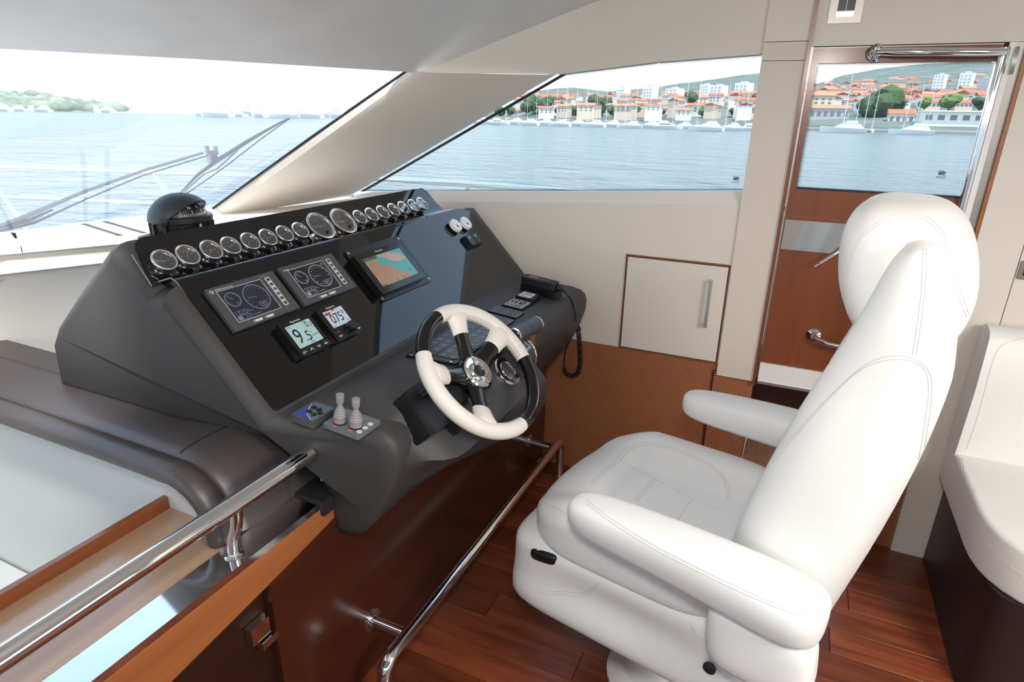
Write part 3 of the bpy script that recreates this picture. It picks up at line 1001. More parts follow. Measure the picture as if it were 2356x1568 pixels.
# ---- foot rail in front of the console
fr = empty('foot_rail', (1.65, 0.8, 0.0), label='long polished steel foot rail standing on the wooden floor before the console', cat='rail')
rx0, rx1 = 1.03, 2.30
pts = [V((rx0-0.05, 0.80, 0.012)), V((rx0-0.05, 0.80, 0.13))]+arc((rx0+0.0, 0.80, 0.15), (-1, 0, 0), (0, 0, 1), 0.05, 0, 90, 6)+[V((1.3, 0.80, 0.20)), V((1.7, 0.80, 0.20)), V((2.1, 0.80, 0.20))]+arc((rx1-0.03, 0.80, 0.15), (0, 0, 1), (1, 0, 0), 0.05, 0, 90, 6)+[V((rx1+0.02, 0.80, 0.10)), V((rx1+0.02, 0.80, 0.0))]
bm = nb()
tube(bm, pts, 0.019, 20)
make('rail_tube', bm, 'chrome', fr)
for x_ in (1.093, 2.235):
    bm = nb()
    tube(bm, [(x_, 0.92, 0.20), (x_, 0.86, 0.20), (x_, 0.802, 0.20)], 0.016, 16)
    a_ = make('rail_arm', bm, 'chrome', fr)
    bm = nb()
    lathe(bm, [(0.033, 0), (0.033, 0.003), (0.020, 0.007)], 24, axis=M.Translation((x_, 0.92, 0.20)) @ M.Rotation(radians(90), 4, 'X'))
    make('wall_flange', bm, 'chrome', a_)
bm = nb()
lathe(bm, [(0.030, 0), (0.030, 0.003), (0.021, 0.008)], 24, axis=M.Translation((rx1+0.02, 0.80, 0)))
make('floor_flange', bm, 'chrome', fr)
# ================================================================== GAUGES
GOFF = -0.045
def gframe(x_, off=GOFF):
    p = gpt(x_, 0, 0)
    v = (1.339-p.y)/cos(TG)      # gauge centres lie on one line along the strip (measured on the bezels' plane)
    c = gpt(x_, v-0.0, 0)
    c = c+NG*((-0.025)-0)        # bezel plane
    v2 = c-NG*(-0.025-off)
    q = on_plane_line(x_)
    return frame(q+NG*(off+0.025), EX, SG, NG)
def on_plane_line(x_):
    return V((x_, 1.339, 1.2305))
def gauge(R, name='gauge', big=False, F=None, needle=150, seed=0):
    k = R/0.031
    g = empty(name, F=F if F is not None else M.Identity(4))
    W = WM[g.name]
    bm = nb()
    h = 0.016
    lathe(bm, [(R*0.93, 0.0), (R*0.93, h-0.006), (R*0.98, h-0.004), (R, h), (R, h+0.002), (R*0.985, h+0.004), (R*0.95, h+0.005), (R*0.84, h+0.0035), (R*0.81, h+0.001), (R*0.80, h-0.003)], 40)
    make('bezel', bm, 'bezelring', g, F=W, center=False)
    bm = nb()
    lathe(bm, [(R*0.83, h-0.006), (R*0.83, h-0.0028)], 40)
    d = make('dial', bm, 'dialbig' if big else 'dial', g, F=W, center=False)
    rnd = random.Random(seed)
    bm = nb()
    zz = h-0.0027
    a0, a1, nT = radians(215), radians(-35), 11 if not big else 16
    for i in range(nT):
        a = a0+(a1-a0)*i/(nT-1)
        l = 0.66 if i % 2 else 0.60
        stroke(bm, (R*0.76*cos(a), R*0.76*sin(a)), (R*l*cos(a), R*l*sin(a)), R*0.035, zz)
    if seed % 3 == 1: ring(bm, 0, 0, R*0.60, R*0.60, R*0.03, zz, n=30, a0=radians(20), a1=radians(200))
    if seed % 3 == 2: ring(bm, 0, -R*0.35, R*0.5, R*0.5, R*0.03, zz, n=24, a0=radians(30), a1=radians(150))
    for i in range(3):
        a = a0+(a1-a0)*(i+0.6)/3.2
        cx_, cy_ = R*0.45*cos(a), R*0.45*sin(a)
        flat(bm, rr(cx_, cy_, R*0.16, R*0.09, R*0.02, 1), zz)
    make('dial_marks', bm, 'print', d, F=W, center=False, smooth=False)
    if seed < 4:
        bm = nb()
        ring(bm, 0, 0, R*0.76, R*0.76, R*0.07, zz+0.0001, n=10, a0=radians(165), a1=radians(205))
        make('red_zone', bm, 'red', d, F=W, center=False, smooth=False)
    bm = nb()
    a = radians(needle)
    dv, sv = V((cos(a), sin(a))), V((-sin(a), cos(a)))
    flat(bm, [dv*R*0.70+sv*R*0.012, dv*R*0.70-sv*R*0.012, -dv*R*0.12-sv*R*0.05, -dv*R*0.12+sv*R*0.05], zz+0.0008, 0.0006)
    make('needle', bm, 'needle', g, F=W, center=False)
    if big:
        bm = nb()
        lathe(bm, [(R*0.10, zz), (R*0.10, zz+0.006), (R*0.07, zz+0.007)], 14, axis=M.Translation((R*0.22, -R*0.5, 0)))
        make('reset_knob', bm, 'black', g, F=W, center=False)
        bm = nb()
        flat(bm, rr(-R*0.12, -R*0.45, R*0.42, R*0.2, R*0.02, 1), zz)
        make('counter_window', bm, 'grey', d, F=W, center=False)
    bm = nb()
    lathe(bm, [(R*0.815, h-0.0009), (R*0.815, h-0.0004)], 32)
    make('glass', bm, 'lens', g, F=W, center=False)
    return g
gxs = [0.959, 1.023, 1.092, 1.153, 1.219, 1.283, 1.347, 1.411, 1.501, 1.609, 1.694, 1.759, 1.824, 1.891, 1.954, 2.020, 2.081]
nds = [155, 50, 225, 20, 215, 230, 190, 160, 172, 172, 140, 190, 205, 215, 230, 210, 60]
ordw = ['first', 'second', 'third', 'fourth', 'fifth', 'sixth', 'seventh', 'eighth', None, None]
for i, (x_, nd) in enumerate(zip(gxs, nds)):
    big = i in (8, 9)
    g = gauge(0.050 if big else (0.0305 if i < 3 else 0.029), 'tachometer' if big else 'gauge', big, gframe(x_), nd, i)
    if big:
        setp(g, 'big chrome-rimmed tachometer in the gauge row, %s' % ('nearer the compass' if i == 8 else 'the farther of the pair'), 'gauge', 'large tachometers in the gauge row')
    elif i < 8:
        setp(g, 'small chrome-rimmed gauge, %s from the port end of the gauge row' % ordw[i], 'gauge', 'small engine gauges on the black strip')
    else:
        n_ = 17-i
        setp(g, 'small chrome-rimmed gauge, %s from the starboard end of the gauge row' % ordw[n_-1], 'gauge', 'small engine gauges on the black strip')
# two white gauges at the far corner of the panel
def wgauge(px, py, needle, lab):
    R = 0.0285
    c = on_g(px, py, 0.02)
    F = frame(c-NG*0.02, EX, SG, NG)
    g = empty('white_gauge', F=F, label=lab, cat='gauge', group='white gauges at the panel corner')
    bm = nb()
    lathe(bm, [(R*0.9, 0), (R*0.9, 0.008)], 32)
    make('gauge_base', bm, 'black', g, F=F, center=False)
    bm = nb()
    lathe(bm, [(R*0.9, 0.008), (R, 0.009), (R, 0.019), (R*0.95, 0.0225), (R*0.84, 0.023), (R*0.78, 0.020)], 36)
    make('bezel', bm, 'whitepaint', g, F=F, center=False)
    bm = nb()
    lathe(bm, [(R*0.8, 0.017), (R*0.8, 0.0195)], 32)
    d = make('dial', bm, 'dialw', g, F=F, center=False)
    bm = nb()
    for k in range(9):
        a = radians(210-30*k)
        stroke(bm, (R*0.7*cos(a), R*0.7*sin(a)), (R*0.56*cos(a), R*0.56*sin(a)), 0.0009, 0.0196)
    make('dial_marks', bm, 'lcdgrey', d, F=F, center=False, smooth=False)
    bm = nb()
    flat(bm, rr(R*0.12, -R*0.22, R*0.42, R*0.40, 0.002, 2), 0.0196, 0.0008)
    make('digit_window', bm, 'key', d, F=F, center=False)
    bm = nb()
    a = radians(needle)
    stroke(bm, (0, 0), (R*0.6*cos(a), R*0.6*sin(a)), 0.0013, 0.0204)
    make('needle', bm, 'red', g, F=F, center=False)
wgauge(1050, 517, 150, 'white-rimmed gauge at the panel corner, the one nearer the chart screen')
wgauge(1073, 511.5, 120, 'white-rimmed gauge nearest the wall at the panel corner')
# ================================================================== SCREENS
def slabdev(name, F, w_, h_, th, m, r=0.004, **kw):
    bm = nb()
    flat(bm, rr(0, 0, w_, h_, r), -th, th)
    return make(name, bm, m, kw.pop('parent'), F=F, bev=0.0015, seg=2, **kw)
def mtu(pts, lab, dim, temp):
    F, w_, h_ = face(pts, 'g', 0.010)
    e = empty('engine_display', F=F @ M.Translation((0, 0, -0.010)), label=lab, cat='display')
    body = slabdev('bezel', F, w_, h_, 0.010, 'bezel', 0.003, parent=e)
    lc = 'scr_line' if dim else 'scr_line2'
    sx0, sy0 = -0.035*w_/0.2, 0.0
    sw, sh = w_*0.62, h_*0.72
    cx_, cy_ = -w_*0.065, 0.002
    bm = nb()
    outline(bm, cx_, cy_, sw+0.004, sh+0.004, 0.0012, 0.0, 0.0006)
    make('screen_outline', bm, 'print', body, F=F, smooth=False)
    bm = nb()
    flat(bm, rr(cx_, cy_, sw, sh, 0.001, 1), 0, 0.0004)
    scr = make('screen', bm, 'scr_dark' if dim else 'scr_black', e, F=F, smooth=False)
    z = 0.0005
    bm = nb()
    bx, by, br = cx_+sw*0.18, cy_+sh*0.04, sh*0.415
    ring(bm, bx, by, br, br, 0.0022, z)
    ax_, ay_, ar = cx_-sw*0.315, cy_+sh*0.17, sh*0.235
    ring(bm, ax_, ay_, ar, ar, 0.0020, z)
    a = radians(172)
    stroke(bm, (bx, by), (bx+br*0.72*cos(a), by+br*0.72*sin(a)), 0.0011, z)
    a = radians(125)
    stroke(bm, (ax_, ay_), (ax_+ar*0.72*cos(a), ay_+ar*0.72*sin(a)), 0.0011, z)
    outline(bm, bx+br*0.15, by-br*0.62, br*0.62, br*0.34, 0.0011, z)
    outline(bm, cx_-sw*0.30, cy_-sh*0.27, sw*0.16, sh*0.13, 0.0009, z)
    outline(bm, cx_-sw*0.42, cy_-sh*0.27, sw*0.08, sh*0.13, 0.0009, z)
    outline(bm, cx_-sw*0.30, cy_-sh*0.41, sw*0.16, sh*0.13, 0.0009, z)
    flat(bm, rr(cx_-sw*0.43, cy_-sh*0.42, sw*0.09, sh*0.13, 0.0005, 1), z)
    make('screen_lines', bm, lc, scr, F=F, smooth=False)
    bm = nb()
    for i in range(12):
        a = radians(235-24.5*i)
        flat(bm, rr(bx+br*0.78*cos(a), by+br*0.78*sin(a), 0.0045, 0.0030, 0.0005, 1), z)
    for i in range(8):
        a = radians(235-30*i)
        flat(bm, rr(ax_+ar*0.72*cos(a), ay_+ar*0.72*sin(a), 0.0030, 0.0022, 0.0004, 1), z)
    make('dial_print', bm, 'scr_dim' if dim else 'scr_line', scr, F=F, smooth=False, kind='stuff')
    text('reading', temp, 0.0072, F, lc, scr, ax_+ar*0.35, ay_-ar*0.62, z)
    text('reading', '600', 0.0075, F, lc, scr, bx+br*0.15, by-br*0.62, z)
    text('reading', '1.8', 0.0072, F, lc, scr, cx_-sw*0.30, cy_-sh*0.27, z)
    text('reading', '2', 0.0078, F, lc, scr, cx_-sw*0.28, cy_-sh*0.41, z)
    text('caption', 'bar', 0.0042, F, lc, scr, cx_-sw*0.20, cy_-sh*0.235, z, 'LEFT')
    text('caption', 'Engine oil', 0.0046, F, lc, scr, cx_-sw*0.20, cy_-sh*0.29, z, 'LEFT')
    text('caption', 'l/h', 0.0042, F, lc, scr, cx_-sw*0.20, cy_-sh*0.375, z, 'LEFT')
    text('caption', 'Fuel consumption', 0.0046, F, lc, scr, cx_-sw*0.20, cy_-sh*0.43, z, 'LEFT')
    text('caption', '1/min', 0.0040, F, lc, scr, bx+br*0.15, by-br*0.87, z)
    if not dim:
        bm = nb()
        flat(bm, rr(ax_+ar*0.85, ay_-ar*0.15, 0.003, 0.003, 0.0004, 1), z)
        flat(bm, rr(cx_-sw*0.42, cy_-sh*0.31, 0.004, 0.002, 0.0004, 1), z)
        make('status_lamp', bm, 'scr_green', scr, F=F, smooth=False)
    # key strip
    kx = w_*0.355
    bm = nb()
    flat(bm, rr(kx, cy_+h_*0.01, w_*0.072, h_*0.73, 0.001, 1), 0, 0.0004)
    ks = make('key_strip', bm, 'print', e, F=F, smooth=False)
    for i in range(6):
        yk = cy_+h_*0.01+h_*0.73*(0.5-(i+0.5)/6)
        bm = nb()
        flat(bm, rr(kx, yk, w_*0.045, h_*0.075, 0.0008, 1), 0.0004, 0.0008)
        key = make('key', bm, 'bezel', ks, F=F, smooth=False)
    text('key_symbols', 'I\nP\nP\nM\nI\nO', 0.0068, F, 'print', ks, kx, cy_+h_*0.01, 0.0013)
    for i in range(2):
        bm = nb()
        flat(bm, rr(-w_*0.13+i*w_*0.17, -h_*0.435, w_*0.105, h_*0.052, 0.0004, 1), 0, 0.0004)
        ring(bm, -w_*0.20+i*w_*0.17, -h_*0.435, 0.0028, 0.0028, 0.0009, 0, 0.0004, n=14)
        make('label_strip', bm, 'print', body, F=F, smooth=False)
    bm = nb()
    lathe(bm, [(0.0028, 0), (0.0028, 0.0006)], 12, axis=M.Translation((w_*0.33, -h_*0.40, 0)))
    make('light_sensor', bm, 'grey', body, F=F)
    def logo(x0, y0, s, m, par, z=0.0):
        bm = nb()
        ring(bm, x0, y0, s, s*0.85, s*0.22, z, n=20, a0=0, a1=pi)
        stroke(bm, (x0-s, y0), (x0+s, y0), s*0.22, z)
        flat(bm, rr(x0+s*0.1, y0-s*0.55, s*0.7, s*0.32, s*0.05, 1), z)
        make('maker_mark', bm, m, par, F=F, smooth=False)
    if dim:
        logo(-w_*0.435, h_*0.405, 0.0062, 'print', body)
        text('lettering', 'MMDS Marine Diesel', 0.0060, F, 'print', body, -w_*0.385, h_*0.425, 0.0001, 'LEFT')
    else:
        text('lettering', 'MMDS', 0.0072, F, 'print', body, -w_*0.445, h_*0.40, 0.0001, 'LEFT')
        logo(cx_+sw*0.42, cy_+sh*0.40, 0.0042, 'scr_line2', scr, z)
    text('lettering', 'MMDS CLC 6.3' if dim else 'MMDS CLC', 0.0042, F, 'printdim', body, w_*0.33, h_*0.435, 0.0001)
mtu([(469, 668), (627, 621.5), (689.5, 708), (541.5, 762)], 'dark engine display reading 74, nearest the port edge of the panel', True, '74')
mtu([(639, 617), (763, 582), (820, 660), (702.5, 702)], 'dark engine display reading 73, beside the chart screen', False, '73')
def instr(pts, lab):
    F, w_, h_ = face(pts, 'g', 0.020)
    e = empty('instrument_display', F=F @ M.Translation((0, 0, -0.020)), label=lab, cat='display')
    bm = nb()
    flat(bm, rr(0, 0, w_*0.97, h_*0.97, 0.005), -0.020, 0.012)
    make('housing', bm, 'black', e, F=F)
    bm = nb()
    flat(bm, rr(0, 0, w_, h_, 0.005), -0.009, 0.009)
    b = make('bezel', bm, 'i70', e, F=F, bev=0.0015)
    text('lettering', 'Raymarine', 0.0085, F, 'print', b, 0, h_*0.42, 0.0002, sx=0.95)
    return e, b, F, w_, h_
e, b, F, w_, h_ = instr([(636, 744.6), (708.7, 719.7), (764, 789.6), (696, 821)], 'black square depth display reading 9.5 on a pale screen')
sw, sh, cy_ = w_*0.78, h_*0.64, h_*0.03
bm = nb()
flat(bm, rr(0, cy_, sw, sh, 0.001, 1), 0, 0.0003)
s_ = make('screen', bm, 'lcd', e, F=F, smooth=False)
text('reading', '9', 0.062, F, 'lcdink', s_, -sw*0.27, cy_-sh*0.06, 0.0004, sx=0.80, ext=0.0001)
text('reading', '.5', 0.040, F, 'lcdink', s_, sw*0.045, cy_-sh*0.16, 0.0004, sx=0.82, ext=0.0001)
text('reading', '0', 0.026, F, 'lcdink', s_, sw*0.27, cy_+sh*0.30, 0.0004, sx=0.80, ext=0.0001)
text('reading', '.3', 0.018, F, 'lcdink', s_, sw*0.41, cy_+sh*0.27, 0.0004, sx=0.85, ext=0.0001)
text('reading', '11:26 AM', 0.0088, F, 'lcdink', s_, sw*0.315, cy_-sh*0.20, 0.0004, sx=0.75, ext=0.0001)
text('caption', 'Depth', 0.0065, F, 'lcdgrey', s_, -sw*0.40, cy_+sh*0.43, 0.0004, ext=0.0001)
text('caption', 'STW', 0.0058, F, 'lcdgrey', s_, sw*0.20, cy_+sh*0.45, 0.0004, ext=0.0001)
text('caption', 'kts', 0.0058, F, 'lcdgrey', s_, sw*0.43, cy_+sh*0.12, 0.0004, ext=0.0001)
text('caption', 'Time', 0.0062, F, 'lcdgrey', s_, sw*0.21, cy_-sh*0.02, 0.0004, ext=0.0001)
text('caption', 'Meter', 0.0068, F, 'lcdink', s_, sw*0.09, cy_-sh*0.43, 0.0004, ext=0.0001)
bm = nb()
stroke(bm, (sw*0.13, cy_+sh*0.48), (sw*0.13, cy_-sh*0.35), 0.0005, 0.0003, 0.0002)
stroke(bm, (sw*0.13, cy_+sh*0.06), (sw*0.48, cy_+sh*0.06), 0.0005, 0.0003, 0.0002)
make('screen_lines', bm, 'lcdgrey', s_, F=F, smooth=False)
for i in range(4):
    bx = (i-1.5)*w_*0.235
    bm = nb()
    flat(bm, rr(bx, -h_*0.415, w_*0.225, h_*0.125, 0.002, 2), 0, 0.0010)
    bt = make('button', bm, 'black', e, F=F)
    bm = nb()
    if i == 0:
        ring(bm, bx-0.003, -h_*0.425, 0.0032, 0.0032, 0.0011, 0.001, n=12)
        stroke(bm, (bx+0.003, -h_*0.43), (bx+0.007, -h_*0.40), 0.0022, 0.001)
        flat(bm, rr(bx, -h_*0.38, 0.002, 0.002, 0.0005, 1), 0.001)
    elif i in (1, 2):
        s = 1 if i == 1 else -1
        stroke(bm, (bx-0.0055, -h_*0.415-s*0.0025), (bx, -h_*0.415+s*0.003), 0.0020, 0.001)
        stroke(bm, (bx+0.0055, -h_*0.415-s*0.0025), (bx, -h_*0.415+s*0.003), 0.0020, 0.001)
    else:
        flat(bm, rr(bx, -h_*0.43, 0.010, 0.0032, 0.0005, 1), 0.001)
        flat(bm, rr(bx, -h_*0.385, 0.0022, 0.0022, 0.0005, 1), 0.001)
    make('button_symbol', bm, 'print', bt, F=F, smooth=False)
e, b, F, w_, h_ = instr([(723.5, 712.5), (783, 690), (838.5, 757), (778, 783)], 'black square autopilot control showing heading 075 with a round knob')
sw, sh, cy_ = w_*0.70, h_*0.50, h_*0.10
bm = nb()
flat(bm, rr(0, cy_, sw, sh, 0.001, 1), 0, 0.0003)
s_ = make('screen', bm, 'lcd2', e, F=F, smooth=False)
text('reading', '075°', 0.041, F, 'lcdink', s_, sw*0.04, cy_-sh*0.05, 0.0004, sx=0.78, ext=0.0001)
bm = nb()
flat(bm, rr(-sw*0.33, cy_+sh*0.33, sw*0.28, sh*0.14, 0.002, 2), 0.0003, 0.0002)
flat(bm, rr(sw*0.0, cy_+sh*0.45, sw*0.14, sh*0.09, 0.001, 1), 0.0003, 0.0002)
make('warning_bar', bm, 'lcdred', s_, F=F, smooth=False)
text('caption', '050  060   070  080  090', 0.0042, F, 'lcdgrey', s_, 0, cy_+sh*0.46, 0.0003, ext=0.0001)
text('caption', 'Head', 0.0055, F, 'lcdgrey', s_, -sw*0.40, cy_-sh*0.44, 0.0004, ext=0.0001)
text('caption', 'Auto', 0.0055, F, 'lcdgrey', s_, sw*0.40, cy_-sh*0.36, 0.0004, ext=0.0001)
bm = nb()
lathe(bm, [(0.0155, 0), (0.0150, 0.010), (0.0135, 0.0165), (0.0128, 0.018), (0.0105, 0.018)], 28, axis=M.Translation((w_*0.14, -h_*0.30, 0)))
make('knob', bm, 'black', e, F=F)
bm = nb()
lathe(bm, [(0.0137, 0.0158), (0.0137, 0.0166)], 28, axis=M.Translation((w_*0.14, -h_*0.30, 0)))
make('knob_ring', bm, 'bezel', e, F=F)
for bx, by, bw in ((-0.30, -0.28, 0.30), (-0.30, -0.41, 0.30), (0.38, -0.30, 0.18), (0.38, -0.42, 0.18)):
    bm = nb()
    flat(bm, rr(bx*w_, by*h_, bw*w_, h_*0.10, 0.002, 2), 0, 0.0010)
    bt = make('button', bm, 'black', e, F=F)
    bm = nb()
    if bx < 0 and by > -0.35: flat(bm, rr(bx*w_, by*h_, 0.003, 0.003, 0.001, 1), 0.001)
    elif bx < 0: ring(bm, bx*w_-0.006, by*h_, 0.0025, 0.0025, 0.0008, 0.001, n=10)
    else: flat(bm, rr(bx*w_, by*h_, 0.009, 0.0035, 0.0005, 1), 0.001)
    make('button_symbol', bm, 'print', bt, F=F, smooth=False)
bm = nb()
flat(bm, rr(-0.30*w_, -0.41*h_, 0.008, 0.005, 0.001, 1), 0.0011, 0.0003)
make('red_mark', bm, 'redled', b, F=F, smooth=False)
# chart plotter on its mounting plate
F0, w0, h0 = face([(793, 578), (911, 542), (997, 641), (880, 697)], 'g', 0.006)
F, w_, h_ = face([(812, 588), (917, 556), (981.6, 635), (881.6, 676.7)], 'g', 0.028)
cp = empty('chart_plotter', F=F0 @ M.Translation((0, 0, -0.006)), label='black chart plotter showing a coloured sea chart on the glossy panel', cat='chart plotter')
bm = nb()
flat(bm, rr(0, 0, w0, h0, 0.012), -0.006, 0.006)
pl = make('mounting_plate', bm, 'black', cp, F=F0, bev=0.001)
for sx_ in (-1, 1):
    for sy_ in (-1, 1):
        bm = nb()
        lathe(bm, [(0.0042, 0), (0.0042, 0.001), (0.0025, 0.0022)], 14, axis=M.Translation((sx_*(w0/2-0.011), sy_*(h0/2-0.011), 0)))
        make('screw', bm, 'chrome', pl, F=F0)
bm = nb()
flat(bm, rr(0, 0, w_, h_, 0.003), -0.024, 0.024)
bz = make('bezel', bm, 'i70', cp, F=F, bev=0.0012)
CH = [loc2(F, *q) for q in ((833.7, 597), (916, 570.6), (964, 626.7), (882.7, 660))]
cx0 = (CH[0][0]+CH[3][0])/2; cx1 = (CH[1][0]+CH[2][0])/2
cy1 = (CH[0][1]+CH[1][1])/2; cy0 = (CH[2][1]+CH[3][1])/2
def U(u, v, z=0.0): return (cx0+(cx1-cx0)*u, cy1+(cy0-cy1)*v)
bm = nb()
flat(bm, [U(0, 0), U(0, 1), U(1, 1), U(1, 0)], 0, 0.0003)
sc_ = make('screen', bm, 'chartsea', cp, F=F, smooth=False)
def chartpt(zx, zy):  # picture detail scale
    return loc2(F, 800+zx/9.8, 540+zy/9.8)
def clampU(p):
    return (min(max(p[0], cx0), cx1), min(max(p[1], cy0), cy1))
bm = nb()
flat(bm, [clampU(chartpt(*q)) for q in ((330, 600), (470, 570), (480, 650), (530, 650), (540, 560), (640, 560), (700, 600), (770, 690), (870, 660), (960, 700), (1040, 720), (1100, 770), (1140, 830), (1230, 810), (1340, 830), (1440, 880), (1480, 920), (800, 1190))], 0.0003, 0.0002)
make('chart_land', bm, 'chartland', sc_, F=F, smooth=False)
bm = nb()
flat(bm, [clampU(chartpt(*q)) for q in ((620, 470), (860, 395), (1060, 400), (1170, 420), (1290, 490), (1260, 540), (1160, 600), (1000, 580), (860, 530))], 0.0003, 0.0002)
make('chart_land', bm, 'chartland2', sc_, F=F, smooth=False)
bm = nb()
flat(bm, [U(0, 0), U(0.0, 0.10), U(0.33, 0.10), U(0.33, 0)], 0.0005, 0.0002)
flat(bm, [U(0, 0.96), U(0.0, 1), U(0.12, 1), U(0.12, 0.96)], 0.0005, 0.0002)
make('chart_bar', bm, 'chartgrey', sc_, F=F, smooth=False)
bm = nb()
c_ = chartpt(790, 440)
ring(bm, c_[0], c_[1]-0.004, 0.010, 0.010, 0.0006, 0.0005, 0.0002, n=24)
for q in ((1130, 1010), (1280, 950), (1400, 775)):
    c_ = chartpt(*q)
    outline(bm, c_[0], c_[1], 0.006, 0.006, 0.0010, 0.0006, 0.0002)
make('chart_symbols', bm, 'lcdink', sc_, F=F, smooth=False)
t_ = loc2(F, 871, 576)
text('lettering', 'Raymarine', 0.0090, F, 'print', bz, t_[0], t_[1], 0.0002)
c_ = loc2(F, 971, 634)
bm = nb()
outline(bm, c_[0], c_[1], 0.024, 0.006, 0.0008, 0.0002, 0.0003)
for k in range(5): stroke(bm, (c_[0]-0.008+k*0.004, c_[1]-0.003), (c_[0]-0.008+k*0.004, c_[1]+0.003), 0.0006, 0.0002)
make('touch_keys', bm, 'printdim', bz, F=F, smooth=False)
# rocker switches below the white gauges
F, w_, h_ = face([(1069, 543), (1094, 534), (1109, 556), (1084, 571)], 'g', 0.012)
sw_ = empty('rocker_switch', F=F @ M.Translation((0, 0, -0.012)), label='pair of black rocker switches below the white gauges', cat='switch')
bm = nb()
flat(bm, rr(0, 0, w_*1.05, h_*1.05, 0.003), -0.012, 0.010)
make('housing', bm, 'black', sw_, F=F, bev=0.0015)
for s in (-1, 1):
    bm = nb()
    flat(bm, rr(s*w_*0.24, 0, w_*0.44, h_*0.95, 0.002), -0.002, 0.008)
    r_ = make('rocker', bm, 'black', sw_, F=F, bev=0.001)
    bm = nb()
    outline(bm, s*w_*0.24, h_*0.22, 0.009, 0.009, 0.0028, 0.006, 0.0004)
    flat(bm, rr(s*w_*0.24, -h_*0.22, 0.007, 0.002, 0.0004, 1), 0.006, 0.0004)
    make('rocker_symbol', bm, 'print', r_, F=F, smooth=False)
# ================================================================== STEERING WHEEL
wa, wb = radians(44), radians(-8)
WNRM = V((sin(wb)*cos(wa), -cos(wa)*cos(wb), sin(wa)))
WX = V((0, 0, 1)).cross(WNRM).normalized()
WY = WNRM.cross(WX)
WC0 = V((1.278, 0.663, 0.959))
FWH = frame(WC0, WX, WY, WNRM)
def wang(px, py):
    a, b = loc2(FWH, px, py)
    return math.atan2(b, a)
wh = empty('steering_wheel', F=FWH, label='four-spoke steering wheel with ivory leather grips and glossy black arcs', cat='steering wheel')
RM, RT_ = 0.1715, 0.0192
def rimarc(a0, a1, r0, name, m, n=28, swell=0.0):
    if a1 < a0: a1 += 2*pi
    pts, rs = [], []
    for i in range(n+1):
        a = a0+(a1-a0)*i/n
        pts.append((RM*cos(a), RM*sin(a), 0))
        rs.append(r0+swell*min(1, min(i, n-i)/3))
    bm = nb()
    tube(bm, pts, rs, 16)
    return make(name, bm, m, wh, F=FWH, center=False, sharp=50)
A_tl, A_tr = wang(999, 722), wang(1212, 822)      # ends of the upper ivory grip
A_bl, A_br = wang(960, 812), wang(1206, 985)      # ends of the lower ivory grip
rimarc(A_tr, A_tl, RT_, 'grip', 'wheelw', 40, 0.0015)
rimarc(A_bl, A_br, RT_, 'grip', 'wheelw', 44, 0.0015)
rimarc(A_tl, A_bl, RT_*0.97, 'rim_arc', 'gloss')
rimarc(A_br, A_tr, RT_*0.97, 'rim_arc', 'gloss')
HZ = -0.030
def spoke(px, py):
    a = wang(px, py)
    d, s = V((cos(a), sin(a), 0)), V((-sin(a), cos(a), 0))
    def sec(r_, wd, th, z):
        c = d*r_+V((0, 0, z))
        return [c+s*wd*cos(t)+V((0, 0, th*sin(t))) for t in [2*pi*k/12 for k in range(12)]]
    bm = nb()
    loft(bm, [sec(0.020, 0.034, 0.013, HZ), sec(0.050, 0.027, 0.012, HZ+0.004), sec(0.085, 0.0225, 0.012, HZ+0.012), sec(0.118, 0.022, 0.013, HZ+0.020), sec(0.14, 0.022, 0.012, -0.004)])
    make('spoke', bm, 'gloss', wh, F=FWH, center=False)
    bm = nb()
    loft(bm, [sec(0.108, 0.0235, 0.0140, HZ+0.0175), sec(0.111, 0.0255, 0.0158, HZ+0.018), sec(0.132, 0.028, 0.0180, -0.006), sec(0.148, 0.033, 0.0195, -0.001), sec(0.160, 0.042, 0.0185, 0.0), sec(0.170, 0.047, 0.012, 0.0)])
    make('spoke_boot', bm, 'wheelw', wh, F=FWH, center=False)
for q in ((1043, 716), (1158, 757), (973, 862), (1118, 994)): spoke(*q)
bm = nb()
lathe(bm, [(0.050, HZ-0.02), (0.052, HZ-0.005), (0.050, HZ+0.010), (0.046, HZ+0.014)], 40)
make('hub', bm, 'gloss', wh, F=FWH, center=False)
bm = nb()
lathe(bm, [(0.044, HZ+0.012), (0.044, HZ+0.017), (0.040, HZ+0.020), (0.026, HZ+0.018), (0.0255, HZ+0.024), (0.023, HZ+0.025), (0.017, HZ+0.022), (0.0165, HZ+0.012)], 40)
make('hub_ring', bm, 'chrome', wh, F=FWH, center=False)
bm = nb()
lathe(bm, [(0.0168, HZ+0.012), (0.0168, HZ+0.0165), (0.008, HZ+0.018)], 28)
make('hub_button', bm, 'black', wh, F=FWH, center=False)
bm = nb()                                             # column behind the hub
tube(bm, [(0, 0, HZ-0.01), (0, 0, HZ-0.05), (0, 0, -0.10)], [0.026, 0.030, 0.044], 20)
make('column', bm, 'black', wh, F=FWH, center=False)
bm = nb()                                             # zig-zag stitching along the inner side of the upper grip
a0, a1 = A_tr, A_tl
if a1 < a0: a1 += 2*pi
N = 90
zz = []
for i in range(N+1):
    a = a0+(a1-a0)*(0.03+0.94*i/N)
    off = 0.0035 if i % 2 else -0.0035
    ph = radians(150)
    rad = RM+(RT_+0.0022)*cos(ph)
    zz.append((rad*cos(a), rad*sin(a), (RT_+0.0022)*sin(ph)+off))
tube(bm, zz, 0.0005, 4)
make('stitching', bm, 'stitch', wh, F=FWH, center=False)
